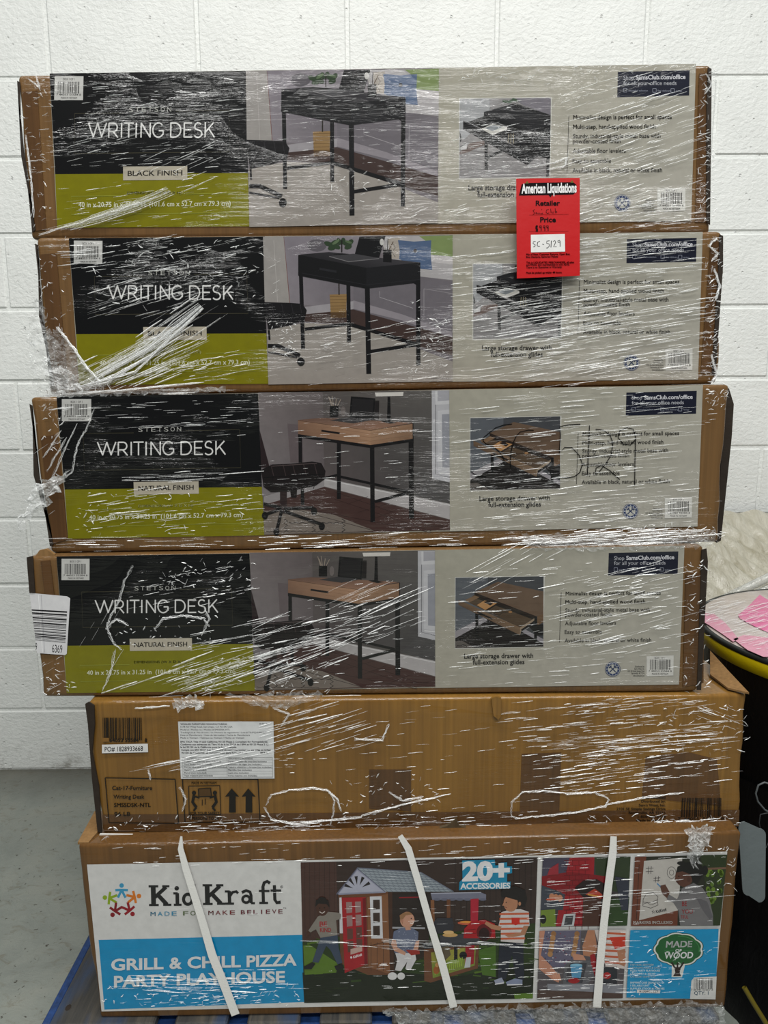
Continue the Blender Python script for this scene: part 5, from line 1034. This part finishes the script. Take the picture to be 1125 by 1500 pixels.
# ------------------------------------------------------------------ blue pallet
M_BLUE = mat_plain('blue_painted_wood', (26, 62, 118), 0.6, 0.0012, 60, 0.4, 0.35)
M_WORN, nt, b = newmat('worn_blue_wood')
n1 = noise(nt, 1.0, mapping(nt, (60, 3, 60)), 5.0, 0.65, .4); r = ramp(nt, n1.outputs['Fac'], [(0.3, lin((28, 30, 32))), (0.5, lin((56, 54, 50))), (0.7, lin((78, 72, 62)))])
n2 = noise(nt, 1.0, mapping(nt, (14, 3, 14), loc=(2, 0, 0)), 4.0, 0.6); r2 = ramp(nt, n2.outputs['Fac'], [(0.5, (0, 0, 0, 1)), (0.66, (1, 1, 1, 1))])
mx = N(nt, 'ShaderNodeMix', data_type='RGBA'); nt.links.new(r2.outputs['Color'], mx.inputs[0]); nt.links.new(r.outputs['Color'], mx.inputs[6]); mx.inputs[7].default_value = lin((36, 56, 84))
nt.links.new(mx.outputs[2], b.inputs['Base Color']); b.inputs['Roughness'].default_value = 0.7
bp = N(nt, 'ShaderNodeBump'); bp.inputs['Distance'].default_value = 0.002; nt.links.new(n1.outputs['Fac'], bp.inputs['Height']); nt.links.new(bp.outputs['Normal'], b.inputs['Normal'])
pz = PL[6].at(600, 1484).z-0.002; py0 = 1.088; py1 = py0+1.0
pxl = unp(60, 1490, py0).x; pxr = unp(1056, 1485, py0).x
pallet = empty('pallet', ((pxl+pxr)/2, (py0+py1)/2, 0), 'worn blue painted wooden pallet under the stack of cartons', 'pallet')
def pboard(name, x0, x1, y0, y1, z0, z1, mat, c=0.003):
    V, F = chamfer_box(x0, x1, y0, y1, z0, z1, c); return recalc(mk(name, V, F, mat, pallet))
nb = 8; wl = 0.19; span = (pxr-pxl-2*wl); gap = 0.034; bw = (span-gap*(nb-1))/(nb-2)
x = pxl
for k in range(nb):
    w_ = wl if k in (0, nb-1) else bw
    pboard('deck_board', x, x+w_, py0, py1, pz-0.018, pz, M_WORN); x += w_+gap
    if k == 0: pass
pboard('edge_rail', pxl-0.001, pxl+0.014, py0+.001, py1-.001, pz-0.0178, pz+0.001, M_BLUE, 0.002)
for y in (py0+.012, (py0+py1)/2-.05, py1-.11): pboard('stringer_board', pxl+.002, pxr-.002, y, y+.1, pz-0.036, pz-0.0185, M_BLUE)
for y in (py0+.012, (py0+py1)/2-.05, py1-.11):
    for xx in (pxl+.002, (pxl+pxr)/2-.07, pxr-.142): pboard('pallet_block', xx, xx+.14, y, y+.1, 0.0125, pz-0.0365, M_BLUE)
    pboard('bottom_board', pxl+.002, pxr-.002, y, y+.1, 0.0, 0.012, M_BLUE)
for (a, b_) in ((105, 1427), (100, 1476)):
    p = unz(a, b_, pz); V = [(p.x+.005*math.cos(t), p.y+.007*math.sin(t), pz+.0003) for t in [i*math.tau/8 for i in range(8)]]+[(p.x, p.y, pz+.0008)]
    mk('nail_hole', V, [(i, (i+1) % 8, 8) for i in range(8)], M_DARK, pallet)

# ------------------------------------------------------------------ wrapped drum at the right
M_BLKP, nt, b = newmat('black_shrink_plastic')
b.inputs['Base Color'].default_value = lin((10, 10, 11)); b.inputs['Roughness'].default_value = 0.35
nz_ = noise(nt, 1.0, mapping(nt, (60, 60, 22), (0.5, 0.3, 0)), 4.0, 0.6, 1.0); bp = N(nt, 'ShaderNodeBump'); bp.inputs['Distance'].default_value = 0.003; bp.inputs['Strength'].default_value = 0.7
nt.links.new(nz_.outputs['Fac'], bp.inputs['Height']); nt.links.new(bp.outputs['Normal'], b.inputs['Normal'])
M_YEL = mat_plain('yellow_band', (176, 156, 6), 0.4, 0.001, 40)
M_RIM = mat_plain('dark_rubber_rim', (34, 38, 36), 0.5, 0.0008, 60)
M_TOPP, nt, b = newmat('pink_and_white_wrap')
b.inputs['Base Color'].default_value = lin((190, 178, 172)); film_coat(nt, b, 0.0, 0.9, 1.0, 0.35)
dx, dy, dr, dz_ = 1.045, 1.50, 0.342, 0.68
drum = empty('wrapped_drum', (dx, dy, 0), 'round black plastic-wrapped bundle with yellow band and pink top, right of the stack', 'bundle')
def ring(name, prof, mat, n=96):
    V, F = [], []
    for (r_, z) in prof: V += [(dx+r_*math.cos(t), dy+r_*math.sin(t), z) for t in [i*math.tau/n for i in range(n)]]
    for j in range(len(prof)-1):
        for i in range(n): F.append((j*n+i, j*n+(i+1) % n, (j+1)*n+(i+1) % n, (j+1)*n+i))
    if prof[-1][0] < 0.01: F.append(tuple((len(prof)-1)*n+i for i in range(n)))
    return recalc(mk(name, V, F, mat, drum, smooth=True))
ring('black_side', [(dr-.03, 0), (dr-.012, .06), (dr-.004, .3), (dr-.006, .5), (dr-.003, dz_-.036)], M_BLKP)
ring('yellow_band', [(dr-.004, dz_-.040), (dr, dz_-.036), (dr+.001, dz_-.012), (dr-.002, dz_-.010)], M_YEL)
ring('rim', [(dr-.003, dz_-.012), (dr+.001, dz_-.009), (dr+.001, dz_-.002), (dr-.003, dz_), (dr-.01, dz_-.001)], M_RIM)
tp = [(dr-.008, dz_-.001), (dr-.02, dz_+.001), (dr*.6, dz_+.002), (0.001, dz_+.002)]
ring('wrapped_top', tp, M_TOPP)
M_PINK, nt, b = newmat('pink_print'); b.inputs['Base Color'].default_value = lin((216, 84, 148)); film_coat(nt, b, 0.0, 0.9, 1.0, 0.35)
M_PINK2, nt, b = newmat('pale_pink_print'); b.inputs['Base Color'].default_value = lin((212, 132, 160)); film_coat(nt, b, 0.0, 0.9, 1.0, 0.35)
for pts, m_ in (([(1030, 898), (1046, 899), (1062, 912), (1074, 926), (1060, 930), (1036, 914), (1028, 910)], M_PINK2), ([(1074, 936), (1090, 930), (1126, 934), (1140, 962), (1118, 962), (1095, 952)], M_PINK2),
                ([(1081, 901), (1096, 888), (1113, 871), (1124, 878), (1145, 880), (1145, 925), (1124, 926), (1098, 914), (1084, 906)], M_PINK), ([(1060, 930), (1074, 926), (1082, 936), (1074, 940)], M_PINK2)):
    V = [unz(x, y, dz_+.0032) for x, y in pts]
    mk('printed_patch', V, [tuple(t) for t in tessellate_polygon([V])], m_, drum)
V, F = [], []; n = 72
for j in range(13):
    z = .42*(1-j/12); k_ = (j/12)**1.6
    for i in range(n+1):
        t = math.pi*(1+i/n); w_ = 1+.012*mnoise.noise(Vector((t*9, z*4, 1)))+.006*math.sin(t*60+z*9)
        V.append((dx+dr*(1+.16*k_)*w_*math.cos(t)-.002, dy+dr*(1+1.1*k_)*w_*math.sin(t)-.004, z))
        if i and j: F.append(((j-1)*(n+1)+i-1, (j-1)*(n+1)+i, j*(n+1)+i, j*(n+1)+i-1))
recalc(mk('plastic_skirt', V, F, M_BLKP, drum, smooth=True))
bundle('film_crease_highlight', DRUM_S, 'creases of clear film on the pink top, highlights drawn as white strands', drum)  # white strands stand in for highlights on the film over the drum
# grey rounded hang card, cord and yellow tape on the drum side
gf = Face(1.155, 0.0)
rr = []
for (cx, cy_, a0) in ((1090, 1212, 180), (1112, 1222, 270), (1111, 1312, 0), (1096, 1302, 90)):
    for k in range(5):
        a = math.radians(a0+k*22.5); rr.append((cx+9*math.cos(a), cy_+9*math.sin(a)))
gf2 = Face(1.150, 0.0)
hc = slab('hang_card', gf2, rr, 0, 0.002, mat_plain('grey_card', (96, 104, 106), 0.3, 0.001, 40), None)
c = gf2.at(1103, 1262); hc.data.transform(Matrix.Translation(-c)); hc.location = c
tag(hc, 'pale grey rounded plastic plate hanging right of the playhouse box', 'plate')
def tube(name, pts, rad, mat, parent=None, label=None, cat=None):
    V, F = [], []; m = 8; P = [Vector(p) for p in pts]
    for j, p in enumerate(P):
        t = (P[min(j+1, len(P)-1)]-P[max(j-1, 0)]).normalized(); u = t.cross(Vector((0, 1, .01))).normalized(); v = t.cross(u)
        for i in range(m): a = i*math.tau/m; V.append(p+u*rad*math.cos(a)+v*rad*math.sin(a))
        if j:
            for i in range(m): F.append(((j-1)*m+i, (j-1)*m+(i+1) % m, j*m+(i+1) % m, j*m+i))
    o = recalc(mk(name, V, F, mat, parent, smooth=True))
    if parent is None:
        c = P[len(P)//2]; o.data.transform(Matrix.Translation(-c)); o.location = c
    tag(o, label, cat); return o
cp = [(1132, 1150), (1120, 1146), (1111, 1150), (1107, 1162), (1110, 1174), (1120, 1186), (1134, 1194)]
cf2 = Face(1.17, 0)
tube('cord_loop', [cf2.at(*p) for p in cp], 0.0016, mat_plain('grey_cord', (80, 84, 86), 0.5), None, 'grey cord loop against the black plastic at the right edge', 'cord')
tube('cord_loop', [cf2.at(*p) for p in [(1128, 1230), (1121, 1243), (1116, 1225), (1112, 1205), (1114, 1193), (1128, 1190)]], 0.0010, mat_plain('dull_cord', (44, 46, 48), 0.5), None, 'thin dull cord crossing the black plastic beside the grey plate', 'cord')
tube('yellow_strap', [unp(1090, 1446, 1.07), unp(1104, 1470, 1.06), unp(1124, 1502, 1.05), unp(1140, 1530, 1.04)], 0.004, mat_plain('dull_yellow', (84, 74, 6), .5), None, 'dull yellow strap in the dark at the lower right corner', 'strap')
# loose black film hanging around the drum's foot
# pale wrapped load behind
M_PALE, nt, b = newmat('pale_film_over_cloth')
b.inputs['Base Color'].default_value = lin((176, 172, 152)); b.inputs['Roughness'].default_value = 0.3
n1 = noise(nt, 1.0, mapping(nt, (30, 8, 14), (0, 0, .6)), 5.0, 0.6, 1.0); r = ramp(nt, n1.outputs['Fac'], [(0.3, lin((150, 144, 122))), (0.6, lin((188, 185, 170)))])
nt.links.new(r.outputs['Color'], b.inputs['Base Color']); bp = N(nt, 'ShaderNodeBump'); bp.inputs['Distance'].default_value = 0.010; nt.links.new(n1.outputs['Fac'], bp.inputs['Height']); nt.links.new(bp.outputs['Normal'], b.inputs['Normal'])
M_CLEARROLL = mat_film('clear_film_roll', (206, 208, 204), 0.5, 0.12, 0.003, 50)
load = empty('wrapped_load', (1.15, 2.0, 0), 'pale film-wrapped load against the wall behind the stack, at right', 'bundle')
V, F = [], []; nx, ny = 160, 60
for j in range(ny+1):
    for i in range(nx+1):
        a, b_ = i/nx, j/ny; X = .60+1.15*a; Y = 1.852+.31*b_
        Z = .60+.22*b_**.8+.01*a; fold = math.sin((X*1.0+Y*1.1)*85+4*mnoise.noise(Vector((X*4, Y*4, 0))))
        V.append((X, Y, Z+.009*fold*(1-b_*.5)+.012*mnoise.noise(Vector((X*7, Y*7, 3)))))
        if i and j: F.append(((j-1)*(nx+1)+i-1, (j-1)*(nx+1)+i, j*(nx+1)+i, j*(nx+1)+i-1))
n0 = len(V)
for i in range(nx+1): V.append((V[i][0], V[i][1]-.004, 0.0))
for i in range(nx): F.append((i+1, i, n0+i, n0+i+1))
recalc(mk('cloth_cover', V, F, M_PALE, load, smooth=True))
o = mk('load_body', boxv(.62, 1.73, 1.87, 2.15, 0, .60), BOXF, M_PALE, load); recalc(o)
pa, pb = unp(1015, 899, 1.862), unp(1180, 820, 1.862)
for k, (off_, rr_, nm) in enumerate(((0.0, .012, 'film_roll_edge'), (-.028, .010, 'film_roll_edge'))):
    pts = [pa.lerp(pb, t/20)+Vector((0, .004*mnoise.noise(Vector((t*.7, k, 0))), off_+.003*mnoise.noise(Vector((t, k, 2))))) for t in range(21)]
    tube(nm, pts, rr_, M_CLEARROLL, load, 'rolled clear film edge')
